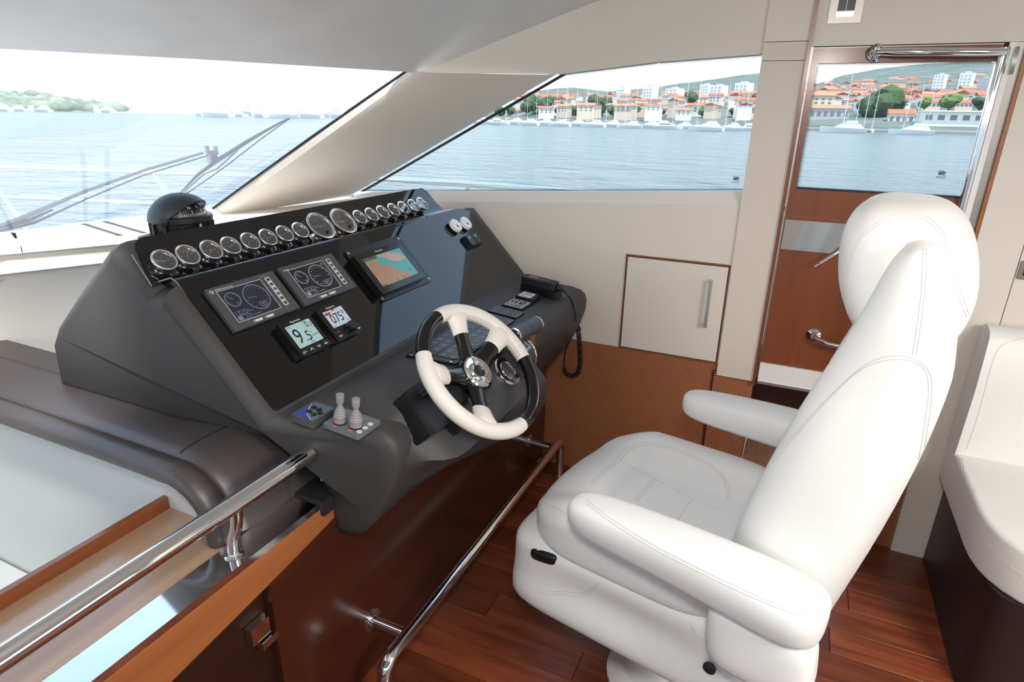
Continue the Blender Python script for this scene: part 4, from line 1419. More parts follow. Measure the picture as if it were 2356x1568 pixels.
# black tilt box at the foot of the column
FB = frame(V((1.135, 0.718, 0.905)), EX, V((0, sin(radians(44)), cos(radians(44)))), hn)
tb = empty('tilt_box', F=FB, label='black plastic steering tilt box below the wheel on the console hood', cat='box')
bm = nb()
prism(bm, rpoly([(-0.055, 0.068, -0.05), (0.13, 0.068, -0.05), (0.11, -0.062, -0.05), (-0.078, -0.050, -0.05)], 0.012), (0, 0, 0.055))
bx_ = make('box_body', bm, 'black', tb, F=FB, bev=0.006)
bm = nb()
box(bm, (0.03, -0.070, -0.02), (0.05, 0.03, 0.05))
make('box_catch', bm, 'black', tb, F=FB, bev=0.004)
bm = nb()
tube(bm, [(-0.02, 0.040, 0.004), (0.04, 0.045, 0.012), (0.10, 0.02, 0.02)], 0.009, 10)
make('tilt_lever', bm, 'i70', tb, F=FB)
bm = nb()
lathe(bm, [(0.036, -0.02), (0.036, 0.012), (0.030, 0.02)], 24, axis=M.Translation((0.085, 0.0, 0)))
make('round_cover', bm, 'rubber', tb, F=FB)
# round chrome ringed unit on the hood
c_ = on_plane(1170, 850, hn, hn.dot(WC0)-0.075)
FR_ = frame(c_-hn*0.022, EX, V((0, sin(radians(44)), cos(radians(44)))), hn)
rs_ = empty('round_control', F=FR_, label='round black control with two chrome rings on the console hood', cat='control')
bm = nb()
flat(bm, rr(0.004, -0.004, 0.078, 0.078, 0.008), -0.008, 0.012)
make('square_base', bm, 'black', rs_, F=FR_, bev=0.002)
bm = nb()
lathe(bm, [(0.047, 0), (0.0475, 0.016), (0.045, 0.020), (0.0432, 0.0205), (0.0430, 0.012)], 40)
make('outer_ring', bm, 'chrome', rs_, F=FR_, center=False)
bm = nb()
lathe(bm, [(0.0430, 0.0), (0.0430, 0.0207), (0.029, 0.0185)], 40)
make('collar', bm, 'gloss', rs_, F=FR_, center=False)
bm = nb()
lathe(bm, [(0.0295, 0.010), (0.0295, 0.0200), (0.0275, 0.0225), (0.0258, 0.0195), (0.0255, 0.012)], 40)
make('inner_ring', bm, 'chrome', rs_, F=FR_, center=False)
bm = nb()
lathe(bm, [(0.026, 0.010), (0.026, 0.0185), (0.015, 0.0200), (0.004, 0.0204)], 32)
make('soft_button', bm, 'dialbig', rs_, F=FR_, center=False)
# ================================================================== ON THE CONSOLE SHELF
def dev(pts, off): return face(pts, 's', off)
# blue and grey remote keypad
F, w_, h_ = dev([(671, 955), (725, 922), (769, 936), (720, 969)], 0.018)
rk = empty('remote_keypad', F=F @ M.Translation((0, 0, -0.018)), label='small slate keypad with blue corner and round buttons on the shelf', cat='keypad')
h2 = 0.062
bm = nb()
flat(bm, rr(0, 0, w_, h2, 0.004), -0.018, 0.018)
b_ = make('housing', bm, 'bezel', rk, F=F, bev=0.002)
bm = nb()
flat(bm, rr(0, 0, w_*0.88, h2*0.84, 0.001, 1), 0, 0.0004)
f_ = make('label_plate', bm, 'keytop', rk, F=F, smooth=False)
bm = nb()
flat(bm, [(-w_*0.44, -h2*0.36), (-w_*0.30, -h2*0.05), (-w_*0.05, h2*0.22), (w_*0.30, h2*0.42), (-w_*0.44, h2*0.42)], 0.0004, 0.0003)
make('blue_corner', bm, 'keyblue', f_, F=F, smooth=False)
bm = nb()
for p, q in (((-0.44, -0.36), (-0.30, -0.05)), ((-0.30, -0.05), (-0.05, 0.22)), ((-0.05, 0.22), (0.30, 0.42))):
    stroke(bm, (p[0]*w_, p[1]*h2), (q[0]*w_, q[1]*h2), 0.0016, 0.0005)
make('white_curve', bm, 'print', f_, F=F, smooth=False)
for u, v in ((-0.10, 0.10), (0.16, 0.16), (-0.16, -0.18), (0.14, -0.10), (0.0, -0.30)):
    bm = nb()
    lathe(bm, [(0.0062, 0), (0.0062, 0.0025), (0.0045, 0.0035), (0.002, 0.0036)], 16, axis=M.Translation((u*w_, v*h2, 0.0004)))
    make('button', bm, 'black', rk, F=F)
# thruster joystick panel
F, w_, h_ = dev([(738, 974), (795, 938), (873, 966), (835, 1005)], 0.010)
jp = empty('thruster_panel', F=F @ M.Translation((0, 0, -0.010)), label='grey panel with two light grey thruster joysticks', cat='control panel')
h2 = 0.098
bm = nb()
flat(bm, rr(0, 0, w_*1.0, h2, 0.004), -0.010, 0.010)
b_ = make('panel_plate', bm, 'grey', jp, F=F, bev=0.0015)
JP = [(-0.016, 0.006), (0.026, -0.004)]
for i, (zx, zy) in enumerate(((783, 971), (819, 981))):
    a, b = loc2(F, zx, zy)
    bm = nb()
    lathe(bm, [(0.0150, 0), (0.0150, 0.003)], 24, axis=M.Translation((a, b, 0)))
    make('joystick_collar', bm, 'black', jp, F=F)
    bm = nb()
    lathe(bm, [(0.0142, 0.003), (0.0142, 0.016), (0.0150, 0.018), (0.0135, 0.020), (0.0138, 0.023), (0.0120, 0.0255), (0.0124, 0.0285), (0.0102, 0.031), (0.0104, 0.034), (0.0078, 0.0365), (0.0078, 0.039), (0.0058, 0.042), (0.0056, 0.046), (0.0086, 0.052), (0.0090, 0.068), (0.0088, 0.0705)], 24, axis=M.Translation((a, b, 0)))
    make('joystick', bm, 'joy', jp, F=F)
    bm = nb()
    flat(bm, [(a-0.024, b), (a-0.017, b+0.004), (a-0.017, b-0.004)], 0, 0.0005)
    make('red_arrow', bm, 'redled', b_, F=F, smooth=False)
    bm = nb()
    flat(bm, [(a+0.026, b+0.002), (a+0.018, b+0.006), (a+0.018, b-0.002)], 0, 0.0005)
    make('green_arrow', bm, 'greenled', b_, F=F, smooth=False)
for zx, zy in ((852, 975.5), (840, 984), (827, 993)):
    a, b = loc2(F, zx, zy)
    bm = nb()
    lathe(bm, [(0.0065, 0), (0.0065, 0.0012)], 20, axis=M.Translation((a, b, 0)))
    make('round_button', bm, 'print', jp, F=F)
# large switch keypad on top of the hood
w_, h_ = 0.345, 0.160
F = M.Translation((1.498, 0.846, 0.9355)) @ M.Rotation(radians(-1.2), 4, 'X')
kp = empty('switch_keypad', F=F @ M.Translation((0, 0, -0.006)), label='large slate keypad with rows of square buttons behind the steering wheel', cat='keypad')
bm = nb()
flat(bm, rr(0, 0, w_, h_, 0.004), -0.006, 0.006)
b_ = make('backing_plate', bm, 'black', kp, F=F, bev=0.001)
for v0 in (-1, 1):
    bm = nb()
    flat(bm, rr(0.01, v0*h_*0.235, w_*0.90, h_*0.455, 0.002), 0, 0.0015)
    pn = make('key_field', bm, 'key', kp, F=F, smooth=False)
    for r_ in range(2):
        for k in range(9):
            bx, by = -w_*0.40+k*w_*0.102+0.006*(r_), v0*h_*0.235+(r_-0.5)*h_*0.21
            bm = nb()
            flat(bm, rr(bx, by, 0.0195, 0.0165, 0.002, 2), 0.0015, 0.0012, 0)
            flat(bm, rr(bx, by, 0.0170, 0.0140, 0.002, 2), 0.0027, 0.0004, 1)
            flat(bm, rr(bx, by, 0.005, 0.004, 0.001, 1), 0.0031, 0.0003, 0)
            make('button', bm, ['keyline', 'keytop'], pn, F=F, smooth=False)
for s in (-1, 1):
    bm = nb()
    lathe(bm, [(0.004, 0), (0.003, 0.0015)], 12, axis=M.Translation((-w_*0.485, s*h_*0.4, 0)))
    make('screw', bm, 'chrome', b_, F=F)
# switch panels towards the handset
def panel_dev(name, pts, off, lab, style, cat='control panel'):
    F, w_, h_ = dev(pts, off)
    P = [on_s(x_, y_, off) for x_, y_ in pts]
    vx = ((P[1]-P[0])+(P[2]-P[3])).normalized()
    vy = NS.cross(vx)
    w_ = ((P[1]-P[0]).length+(P[2]-P[3]).length)/2
    h_ = abs(((P[0]-P[3]).dot(vy)+(P[1]-P[2]).dot(vy))/2)
    F = frame((P[0]+P[1]+P[2]+P[3])/4, vx, vy, NS)
    e = empty(name, F=F @ M.Translation((0, 0, -off)), label=lab, cat=cat)
    bm = nb()
    flat(bm, rr(0, 0, w_, h_, 0.003), -off, off)
    b_ = make('backing_plate', bm, 'black', e, F=F, bev=0.001)
    bm = nb()
    if style == 'frame':
        outline(bm, 0, 0, w_*0.84, h_*0.84, 0.004, 0, 0.0006)
        for u in (-0.30, 0.02, 0.22): stroke(bm, (w_*0.40, u*h_), (-w_*0.40, u*h_), 0.0035, 0, 0.0006)
        stroke(bm, (-0.10*w_, -0.3*h_), (-0.10*w_, 0.40*h_), 0.003, 0, 0.0006)
        make('white_lines', bm, 'print', b_, F=F, smooth=False)
        for u, v in ((-0.25, 0.12), (0.2, 0.12), (-0.25, -0.14), (0.2, -0.14), (0.2, 0.32), (-0.25, 0.32)):
            bm = nb()
            lathe(bm, [(0.0055, 0), (0.0055, 0.003), (0.003, 0.004)], 14, axis=M.Translation((u*w_, v*h_, 0)))
            make('button', bm, 'printdim', e, F=F)
    elif style == 'switch':
        for v in (-0.30, 0.02, 0.34):
            outline(bm, -w_*0.22, v*h_, w_*0.36, h_*0.20, 0.0012, 0, 0.0005)
            outline(bm, w_*0.22, v*h_, w_*0.36, h_*0.20, 0.0012, 0, 0.0005)
            flat(bm, rr(-w_*0.22, v*h_, 0.006, 0.005, 0.001, 1), 0, 0.0005)
            flat(bm, rr(w_*0.22, v*h_, 0.006, 0.005, 0.001, 1), 0, 0.0005)
        flat(bm, rr(0, -h_*0.46, w_*0.7, h_*0.035, 0.0005, 1), 0, 0.0005)
        make('switch_symbols', bm, 'printdim', b_, F=F, smooth=False)
    else:
        flat(bm, rr(-w_*0.05, h_*0.05, w_*0.74, h_*0.68, 0.002), 0, 0.0015)
        f_ = make('grey_face', bm, 'print', e, F=F, smooth=False)
        bm = nb()
        for k in range(4): stroke(bm, (-w_*0.10+k*w_*0.1, -h_*0.18), (-w_*0.10+k*w_*0.1, h_*0.25), 0.002, 0.0015)
        make('key_lines', bm, 'grey', f_, F=F, smooth=False)
        bm = nb()
        flat(bm, rr(-w_*0.30, h_*0.18, 0.008, 0.008, 0.001, 1), 0.0015)
        make('red_key', bm, 'red', f_, F=F, smooth=False)
    return e
panel_dev('alarm_panel', [(1150, 701), (1181, 686), (1228, 694), (1205, 710)], 0.006, 'square black panel with bold white dividing lines on the shelf', 'frame')
panel_dev('lighting_keypad', [(1118, 715), (1142, 703), (1209, 716), (1190, 730)], 0.005, 'dark switch panel next to the white-lined panel', 'switch')
panel_dev('lighting_keypad', [(1092, 730), (1118, 718), (1186, 735), (1166, 748)], 0.005, 'dark switch panel half hidden behind the ivory wheel rim', 'switch')
panel_dev('remote_pad', [(1184, 680), (1203, 669), (1247, 676), (1229, 688)], 0.018, 'small black remote with a pale grey face beside the radio handset', 'grey', 'remote control')
# throttle
q0, q1 = on_y(1179, 775, 0.70), on_y(1233, 746, 0.70)
th = empty('throttle_lever', (q0.x*0.5+q1.x*0.5, 0.72, 0.86), label='twin throttle lever with blue-grey leather grip and chrome ends', cat='throttle')
ax = (q1-q0).normalized()
def seg_(t): return q0+(q1-q0)*t
bm = nb()
tube(bm, [seg_(0.04), seg_(0.49)], 0.026, 28)
make('grip', bm, 'lever', th, bev=0.001)
bm = nb()
tube(bm, [seg_(0.51), seg_(0.96)], 0.026, 28)
make('grip', bm, 'lever', th, bev=0.001)
for a, b in ((-0.02, 0.04), (0.96, 1.0)):
    bm = nb()
    tube(bm, [seg_(a), seg_(b)], 0.0272, 28)
    make('end_ring', bm, 'chrome', th)
bm = nb()
tube(bm, [seg_(-0.035), seg_(-0.02)], 0.0235, 28)
ec = make('end_cap', bm, 'black', th)
bm = nb()
tube(bm, [seg_(-0.045), seg_(-0.03)], 0.010, 20)
make('end_button', bm, 'chrome', ec)
for t_ in (0.28, 0.74):
    bm = nb()
    c_ = seg_(t_)
    loft(bm, [[c_+V((sx*0.022, sy*0.010, -0.012)) for sx, sy in ((-1, -1), (1, -1), (1, 1), (-1, 1))],
              [c_+V((sx*0.018, sy*0.012+0.004, -0.085)) for sx, sy in ((-1, -1), (1, -1), (1, 1), (-1, 1))]])
    make('lever_arm', bm, 'chrome', th, bev=0.003)
p_ = on_y(1214, 812, 0.66)
bm = nb()
FT = M.Translation((p_.x, 0.715, p_.z-0.035)) @ M.Rotation(radians(90), 4, 'Y')
lathe(bm, [(0.058, -0.055), (0.062, -0.050), (0.062, 0.050), (0.058, 0.055)], 36, axis=FT)
make('base_drum', bm, 'pod', th)
bm = nb()
lathe(bm, [(0.0625, 0.050), (0.0640, 0.052), (0.0640, 0.056), (0.060, 0.058)], 36, axis=FT)
make('base_ring', bm, 'chrome', th)
FK = frame(V((p_.x, 0.715-0.055*cos(radians(55)), p_.z-0.035+0.055*sin(radians(55))))+V((0, -cos(radians(55)), sin(radians(55))))*0.008, EX, V((0, sin(radians(55)), cos(radians(55)))), V((0, -cos(radians(55)), sin(radians(55)))))
bm = nb()
flat(bm, rr(0, 0, 0.085, 0.05, 0.003), -0.004, 0.004)
k_ = make('key_plate', bm, 'key', th, F=FK)
bm = nb()
outline(bm, 0.018, 0.0, 0.032, 0.034, 0.003, 0, 0.0006)
outline(bm, -0.022, 0.008, 0.028, 0.016, 0.002, 0, 0.0006)
outline(bm, -0.022, -0.013, 0.028, 0.014, 0.002, 0, 0.0006)
make('key_outlines', bm, 'print', k_, F=FK, smooth=False)
# radio handset in its cradle
P0, P1 = on_s(1198, 655, 0.02), on_s(1283, 677, 0.02)
vx = (P1-P0).normalized()
vy = NS.cross(vx)
FV = frame((P0+P1)/2+vy*0.020+NS*-0.02, vx, vy, NS)
LV = (P1-P0).length
rad_ = empty('radio_handset', F=FV, label='black radio handset lying in its cradle at the wall end of the shelf', cat='radio')
bm = nb()
flat(bm, rr(0, 0, LV*1.0, 0.062, 0.012), 0.0, 0.030)
make('cradle', bm, 'black', rad_, F=FV, bev=0.004)
bm = nb()
flat(bm, rr(-0.008, 0, LV*0.93, 0.056, 0.02), 0.031, 0.026)
hs = make('handset', bm, 'rubber', rad_, F=FV, bev=0.006, seg=3)
bm = nb()
flat(bm, rr(-LV*0.24, 0.002, LV*0.26, 0.030, 0.003), 0.057, 0.001)
make('handset_screen', bm, 'grey', hs, F=FV, smooth=False)
for i in range(4):
    for j in range(3):
        bm = nb()
        flat(bm, rr(LV*(-0.02+0.075*i), (j-1)*0.013, 0.008, 0.006, 0.0015, 2), 0.057, 0.0015)
        make('button', bm, 'grey' if j == 1 else 'bezel', hs, F=FV, smooth=False)
bm = nb()
tube(bm, [(LV*0.44, 0, 0.040), (LV*0.50, 0, 0.040), (LV*0.56, 0, 0.038)], [0.013, 0.010, 0.005], 12)
make('cord_boot', bm, 'rubber', rad_, F=FV)
cpts = [FV @ V((LV*0.55, 0, 0.038))]+[on_s(1300, 672, 0.012), on_s(1311, 684, 0.006), on_y(1319, 700, 0.738), on_y(1323, 718, 0.724), on_y(1325, 738, 0.726)]
bm = nb()
tube(bm, cpts, 0.003, 8)
make('cord', bm, 'rubber', rad_)
loopx = [(1326, 738, 2.388), (1331, 765, 2.390), (1334, 800, 2.390), (1335, 835, 2.390), (1331, 855, 2.390), (1322, 864, 2.390), (1310, 863, 2.390), (1301, 857, 2.390), (1297, 846, 2.390)]
ctr = [on_x(*q) for q in loopx]
def resample(pts, n):
    L = [0]
    for a, b in zip(pts[:-1], pts[1:]): L.append(L[-1]+(b-a).length)
    out = []
    for i in range(n):
        t = L[-1]*i/(n-1)
        k = max(j for j in range(len(L)-1) if L[j] <= t+1e-9)
        f_ = (t-L[k])/(L[k+1]-L[k])
        out.append(pts[k].lerp(pts[k+1], f_))
    return out
turns = 44
cl = resample(ctr, turns*10)
hel = []
for i, p in enumerate(cl):
    t = (cl[min(i+1, len(cl)-1)]-cl[max(i-1, 0)]).normalized()
    s1 = V((1, 0, 0))
    s2 = t.cross(s1).normalized()
    a = 2*pi*i/10
    hel.append(p+s1*0.0085*cos(a)+s2*0.0085*sin(a))
bm = nb()
tube(bm, hel, 0.0026, 5)
make('coiled_cord', bm, 'rubber', rad_)
bm = nb()
tube(bm, [on_x(1297, 846, 2.390), on_x(1300, 810, 2.392), on_x(1312, 775, 2.394), on_x(1322, 752, 2.395)], 0.0035, 8)
make('cord_tail', bm, 'rubber', rad_)
hk = on_x(1322, 748, 2.40)
ck = empty('cord_clip', (2.40, hk.y, hk.z), label='small chrome clip holding the coiled radio cord by the wall', cat='clip')
bm = nb()
box(bm, (2.40, hk.y+0.012, hk.z), (0.02, 0.05, 0.022))
make('clip_body', bm, 'satin', ck, bev=0.004)
bm = nb()
tube(bm, [(2.385, hk.y-0.02, hk.z+0.02), (2.378, hk.y-0.035, hk.z), (2.385, hk.y-0.03, hk.z-0.025)], 0.003, 8)
make('clip_wire', bm, 'chrome', ck)
# small printed notice beside the handset
nF, nw, nh = dev([(1277, 687), (1303, 670), (1310, 676), (1284, 693)], 0.0006)
P = [on_s(x_, y_, 0.0006) for x_, y_ in ((1272, 688), (1301, 671))]
vx = (P[1]-P[0]).normalized()
nF = frame((P[0]+P[1])/2+NS.cross(vx)*-0.012, vx, NS.cross(vx), NS)
bm = nb()
for r_ in range(3):
    for k in range(6):
        flat(bm, rr(-0.035+0.014*k, 0.010-0.010*r_, 0.011 if (k+r_) % 3 else 0.007, 0.003, 0.0005, 1), 0, 0.0004)
make('printed_notice', bm, 'printdim', pod, F=nF, smooth=False)
# ================================================================== COMPASS
CB = on_y(420, 521, 1.52)
FCm = frame(V((CB.x, 1.52, CB.z-0.035)), V((0.93, 0.36, 0)).normalized(), V((-0.36, 0.93, 0)).normalized(), V((0, 0, 1)))
cm = empty('compass', F=FCm, label='black dome-hooded magnetic compass standing on the dash behind the gauges', cat='compass')
k = 0.082
bm = nb()
flat(bm, rr(0, 0, 0.185, 0.17, 0.03), -0.012, 0.030)
make('pedestal', bm, 'pod', cm, F=FCm, bev=0.01)
bm = nb()
lathe(bm, [(0.070, 0.016), (0.073, 0.020), (0.073, 0.050), (0.079, 0.053), (0.079, 0.066), (0.076, 0.069), (0.066, 0.069)], 40)
ba = make('base', bm, 'black', cm, F=FCm, center=False)
for a in range(0, 360, 30):
    bm = nb()
    box(bm, (0.074*cos(radians(a)), 0.074*sin(radians(a)), 0.034), (0.012, 0.006, 0.032), M.Rotation(radians(a), 3, 'Z'))
    make('rib', bm, 'black', ba, F=FCm)
bm = nb()
lathe(bm, [(0.064, 0.060), (0.063, 0.070), (0.052, 0.094), (0.030, 0.104), (0.0, 0.106)], 36)
make('card', bm, 'black', cm, F=FCm, center=False)
bm = nb()
for a in range(0, 360, 5):
    ca, sa = cos(radians(a)), sin(radians(a))
    l = 0.010 if a % 30 else 0.018
    p0, p1 = V((0.0642*ca, 0.0642*sa, 0.066)), V(((0.0642-l*0.35)*ca, (0.0642-l*0.35)*sa, 0.066+l))
    tube(bm, [p0, p1], 0.0008, 4)
make('card_marks', bm, 'print', cm, F=FCm, smooth=False)
for nm, a in (('330', -62), ('300', -40), ('N', -88), ('W', -14), ('240', 8)):
    ca, sa = cos(radians(a-40)), sin(radians(a-40))
    o_ = V((0.0575*ca, 0.0575*sa, 0.089))
    nn = V((ca*0.8, sa*0.8, 0.6)).normalized()
    tx = V((-sa, ca, 0))
    text('card_number', nm, 0.012, FCm @ frame(o_+nn*0.004, tx, nn.cross(tx), nn), 'print', cm)
bm = nb()
ca, sa = cos(radians(-55)), sin(radians(-55))
tube(bm, [(0.0665*ca, 0.0665*sa, 0.066), (0.060*ca, 0.060*sa, 0.086), (0.045*ca, 0.045*sa, 0.102)], 0.0014, 6)
make('lubber_line', bm, 'yellow', cm, F=FCm)
bm = nb()                                             # hood: dome cut open towards the helm
rings = []
for i in range(13):
    th_ = radians(8+i*(172-8)/12)                     # across from one pivot to the other
    row = []
    for j in range(13):
        ph = radians(44+j*(182-44)/12)                # from the front brow over the top to the back
        r_ = k*(1.0+0.02*sin(ph*2))
        x_ = r_*cos(th_)
        rho = r_*sin(th_)
        y_ = -rho*cos(ph)*1.0
        z_ = 0.056+rho*sin(ph)*0.86
        row.append(V((x_, y_, max(z_, 0.045))))
    rings.append(row)
inner = [[V((0, 0, 0.056))+(p-V((0, 0, 0.056)))*0.93 for p in row] for row in rings]
vo = [[bm.verts.new(p) for p in r] for r in rings]
vi = [[bm.verts.new(p) for p in r] for r in inner]
for i in range(12):
    for j in range(12):
        fc(bm, (vo[i][j], vo[i+1][j], vo[i+1][j+1], vo[i][j+1]))
        fc(bm, (vi[i][j], vi[i][j+1], vi[i+1][j+1], vi[i+1][j]))
    fc(bm, (vo[i][0], vi[i][0], vi[i+1][0], vo[i+1][0]))
    fc(bm, (vo[i][12], vo[i+1][12], vi[i+1][12], vi[i][12]))
for j in range(12):
    fc(bm, (vo[0][j], vo[0][j+1], vi[0][j+1], vi[0][j]))
    fc(bm, (vo[12][j], vi[12][j], vi[12][j+1], vo[12][j+1]))
make('hood', bm, 'compass', cm, F=FCm, center=False, sharp=40)
bm = nb()
box(bm, (0.0, -0.0510, 0.1015), (0.030, 0.012, 0.034), M.Rotation(radians(-48), 3, 'X'))
make('brow_window', bm, 'black', cm, F=FCm, bev=0.003)
for s in (-1, 1):
    bm = nb()
    lathe(bm, [(0.013, 0), (0.013, 0.005), (0.009, 0.007)], 18, axis=M.Translation((s*0.079, 0, 0.060)) @ M.Rotation(radians(90*s), 4, 'Y'))
    make('pivot_cap', bm, 'black', cm, F=FCm)
LF = FCm @ M.Translation((0.0, 0.0, 0.040)) @ M.Rotation(radians(-42), 4, 'Z') @ M.Translation((0.02, -0.0735, 0)) @ M.Rotation(radians(90), 4, 'X')
bm = nb()
outline(bm, 0, 0.004, 0.012, 0.012, 0.002, 0.0, 0.0006)
flat(bm, rr(0.001, 0.004, 0.005, 0.006, 0.001, 1), 0, 0.0006)
flat(bm, rr(0.0, -0.007, 0.018, 0.0022, 0.0004, 1), 0, 0.0006)
make('maker_mark', bm, 'print', cm, F=LF, smooth=False)
# ================================================================== HELM CHAIR
CH_A = radians(11)
CHO = V((1.440, 0.266, 0.0))
CR_ = V((cos(CH_A), -sin(CH_A), 0))
CF_ = V((sin(CH_A), cos(CH_A), 0))
FC = frame(CHO, CR_, CF_, V((0, 0, 1)))
chair = empty('helm_chair', F=FC, label='white leather helm chair with winged headrest and two padded armrests', cat='chair')
def cpart(name, bm, m, parent=None, **kw):
    return make(name, bm, m, parent or chair, F=FC, **kw)
def ss(a, b, x):
    t = min(1, max(0, (x-a)/(b-a)))
    return t*t*(3-2*t)
# pedestal
bm = nb()
lathe(bm, [(0.145, 0.0), (0.145, 0.012), (0.13, 0.022), (0.095, 0.035), (0.085, 0.06), (0.08, 0.20), (0.085, 0.27), (0.12, 0.30), (0.12, 0.335)], 40, axis=M.Translation((0.02, -0.10, 0)))
cpart('pedestal', bm, 'whitepaint')
bm = nb()
box(bm, (0.0, -0.06, 0.330), (0.44, 0.50, 0.018))
cpart('seat_plate', bm, 'alu', bev=0.004)
# seat base: upholstered pan with a soft dent along its side
def fbase(q):
    x, y, z = q
    t = ss(-0.10, 0.10, z)
    if x < 0: x -= 0.012*math.exp(-((z+0.06)/0.05)**2)
    x += (0.018*math.exp(-((y+0.02)/0.16)**2-((z-0.015)/0.045)**2))*(1 if x < -0.15 else 0)
    if z > 0: z -= 0.035*ss(0.0, -0.30, y)*0.0
    return V((x, y, z))
bm = nb()
rbox(bm, (0.0, -0.085, 0.445), (0.285, 0.335, 0.115), 8, 14, fbase)
cpart('seat_base', bm, 'white', sharp=180)
# seat cushion: raised bolsters, low centre
def fseat(q):
    x, y, z = q
    if z > 0:
        u = abs(x)/0.285
        z += 0.022*ss(0.45, 0.80, u)-0.018*(1-ss(0.30, 0.62, u))*ss(0.25, 0.10, y)
        z -= 0.030*ss(0.14, 0.28, y)
        for yy in (0.115, -0.03, -0.16):           # cross seams press into the centre panel
            if u < 0.55: z -= 0.007*math.exp(-((y-yy)/0.010)**2)
        z -= 0.008*math.exp(-((u-0.56)/0.035)**2)*ss(0.22, 0.12, y)
    y -= 0.045*(x/0.285)**2*ss(0.0, 0.25, y)
    return V((x, y, z))
bm = nb()
rbox(bm, (0.0, -0.055, 0.588), (0.288, 0.285, 0.062), 5, 30, fseat)
cush = cpart('seat_cushion', bm, 'white', sharp=180)
# backrest: wings around a recessed middle, tapering to a tongue at the top
LV_ = [(0.485, -0.37, -0.455, 0.17), (0.50, -0.33, -0.475, 0.215), (0.54, -0.285, -0.490, 0.245), (0.60, -0.262, -0.505, 0.262), (0.68, -0.262, -0.522, 0.272), (0.78, -0.275, -0.545, 0.277), (0.88, -0.296, -0.564, 0.277), (0.98, -0.322, -0.580, 0.274),
       (1.07, -0.348, -0.590, 0.268), (1.15, -0.376, -0.595, 0.262), (1.22, -0.398, -0.590, 0.270), (1.28, -0.416, -0.580, 0.272), (1.325, -0.430, -0.570, 0.270), (1.355, -0.442, -0.560, 0.265), (1.376, -0.455, -0.548, 0.258), (1.388, -0.472, -0.533, 0.250)]
rings = []
NR = 48
for z, ff, fr_, wd in LV_:
    cy_, dy = (ff+fr_)/2, (ff-fr_)/2
    ring_ = []
    rec_ = 0.075*ss(0.5, 0.62, z)
    for k in range(NR):
        a = 2*pi*k/NR
        ca, sa = cos(a), sin(a)
        e_ = 2/(3.2-0.8*ss(1.10, 1.30, z))
        x = wd*math.copysign(abs(ca)**e_, ca)
        y = dy*math.copysign(abs(sa)**e_, sa)
        if y > 0:
            y -= min(rec_, dy*1.1)*(1-ss(0.45, 0.85, abs(x)/wd))*ss(0, 1, y/dy)
        top = ss(1.20, 1.38, z)
        zz = z-0.012*top*(abs(y)/dy)**2*ss(1.30, 1.388, z)
        ring_.append(V((x, cy_+y, zz)))
    rings.append(ring_)
bm = nb()
vr = [[bm.verts.new(p) for p in r] for r in rings]
loftv(bm, vr, cap=False)
fc(bm, vr[0][::-1])
tp_ = vr[-1]
for k in range(-12, 12):                               # the top closes from wing to wing
    fc(bm, (tp_[k % NR], tp_[(k+1) % NR], tp_[(23-k) % NR], tp_[(24-k) % NR]))
# middle of the tongue sinks so each wing keeps its own rounded top
for v in bm.verts:
    u = abs(v.co.x)/0.25
    t = ss(1.12, 1.34, v.co.z)*(1-ss(1.355, 1.37, v.co.z))
    v.co.z -= 0.15*t*(1-ss(0.25, 0.60, u))
back = cpart('backrest', bm, 'white', sharp=180)
sm = back.modifiers.new('smooth', 'SUBSURF')
sm.levels = sm.render_levels = 1
# headrest pillow between and behind the wings
lean = radians(14)
def fhead(q):
    x, y, z = q
    y -= 0.10*(x/0.20)**2*0.0
    z2 = z+0.0
    w_ = 1-0.10*ss(0.0, 0.16, z)
    y = y*w_+0.20*z
    x = x*(1-0.06*ss(-0.02, 0.15, z))
    if z < 0: y = y*(1-0.18*ss(0, -0.14, z))
    return V((x, y, z))
bm = nb()
rbox(bm, (0.005, -0.483, 1.303), (0.188, 0.110, 0.136), 3.2, 14, fhead)
head = cpart('headrest', bm, 'white', sharp=180)
# armrests
def arm(s, name):
    bm = nb()
    secs = []
    for f_, wd, hh, zt, dx in ((0.022, 0.016, 0.018, 0.775, 0.0), (0.014, 0.036, 0.030, 0.782, 0.0), (-0.010, 0.047, 0.040, 0.790, 0.0), (-0.06, 0.052, 0.047, 0.796, 0.002), (-0.16, 0.055, 0.052, 0.802, 0.004), (-0.27, 0.060, 0.055, 0.803, 0.008), (-0.36, 0.066, 0.057, 0.800, 0.010), (-0.43, 0.068, 0.058, 0.794, 0.010), (-0.475, 0.062, 0.054, 0.786, 0.008), (-0.498, 0.044, 0.044, 0.776, 0.004), (-0.506, 0.018, 0.024, 0.765, 0.0)):
        ring_ = []
        for k in range(24):
            a = 2*pi*k/24
            ca, sa = cos(a), sin(a)
            x = wd*math.copysign(abs(ca)**0.62, ca)
            z = hh*math.copysign(abs(sa)**0.62, sa)
            if sa < 0: x *= 0.90
            ring_.append(V((s*(0.338+dx)+x, f_, zt-hh+z)))
        secs.append(ring_)
    loft(bm, secs)
    o = cpart(name, bm, 'white', sharp=180)
    m_ = o.modifiers.new('smooth', 'SUBSURF')
    m_.levels = m_.render_levels = 1
    bm = nb()                                          # hinge block under the rear of the arm
    def fh(q):
        x, y, z = q
        return V((x, y+0.10*z, z))
    rbox(bm, (s*0.325, -0.405, 0.610), (0.052, 0.100, 0.080), 4, 8, fh)
    hb = cpart('arm_bracket', bm, 'white', sharp=180)
    bm = nb()
    rbox(bm, (s*0.325, -0.405, 0.690), (0.046, 0.088, 0.010), 6, 4)
    cpart('gap_shadow_strip', bm, 'grey', hb)  # grey strip put in for the shadow band under the arm
    return o
armL, armR = arm(-1, 'armrest'), arm(1, 'armrest')
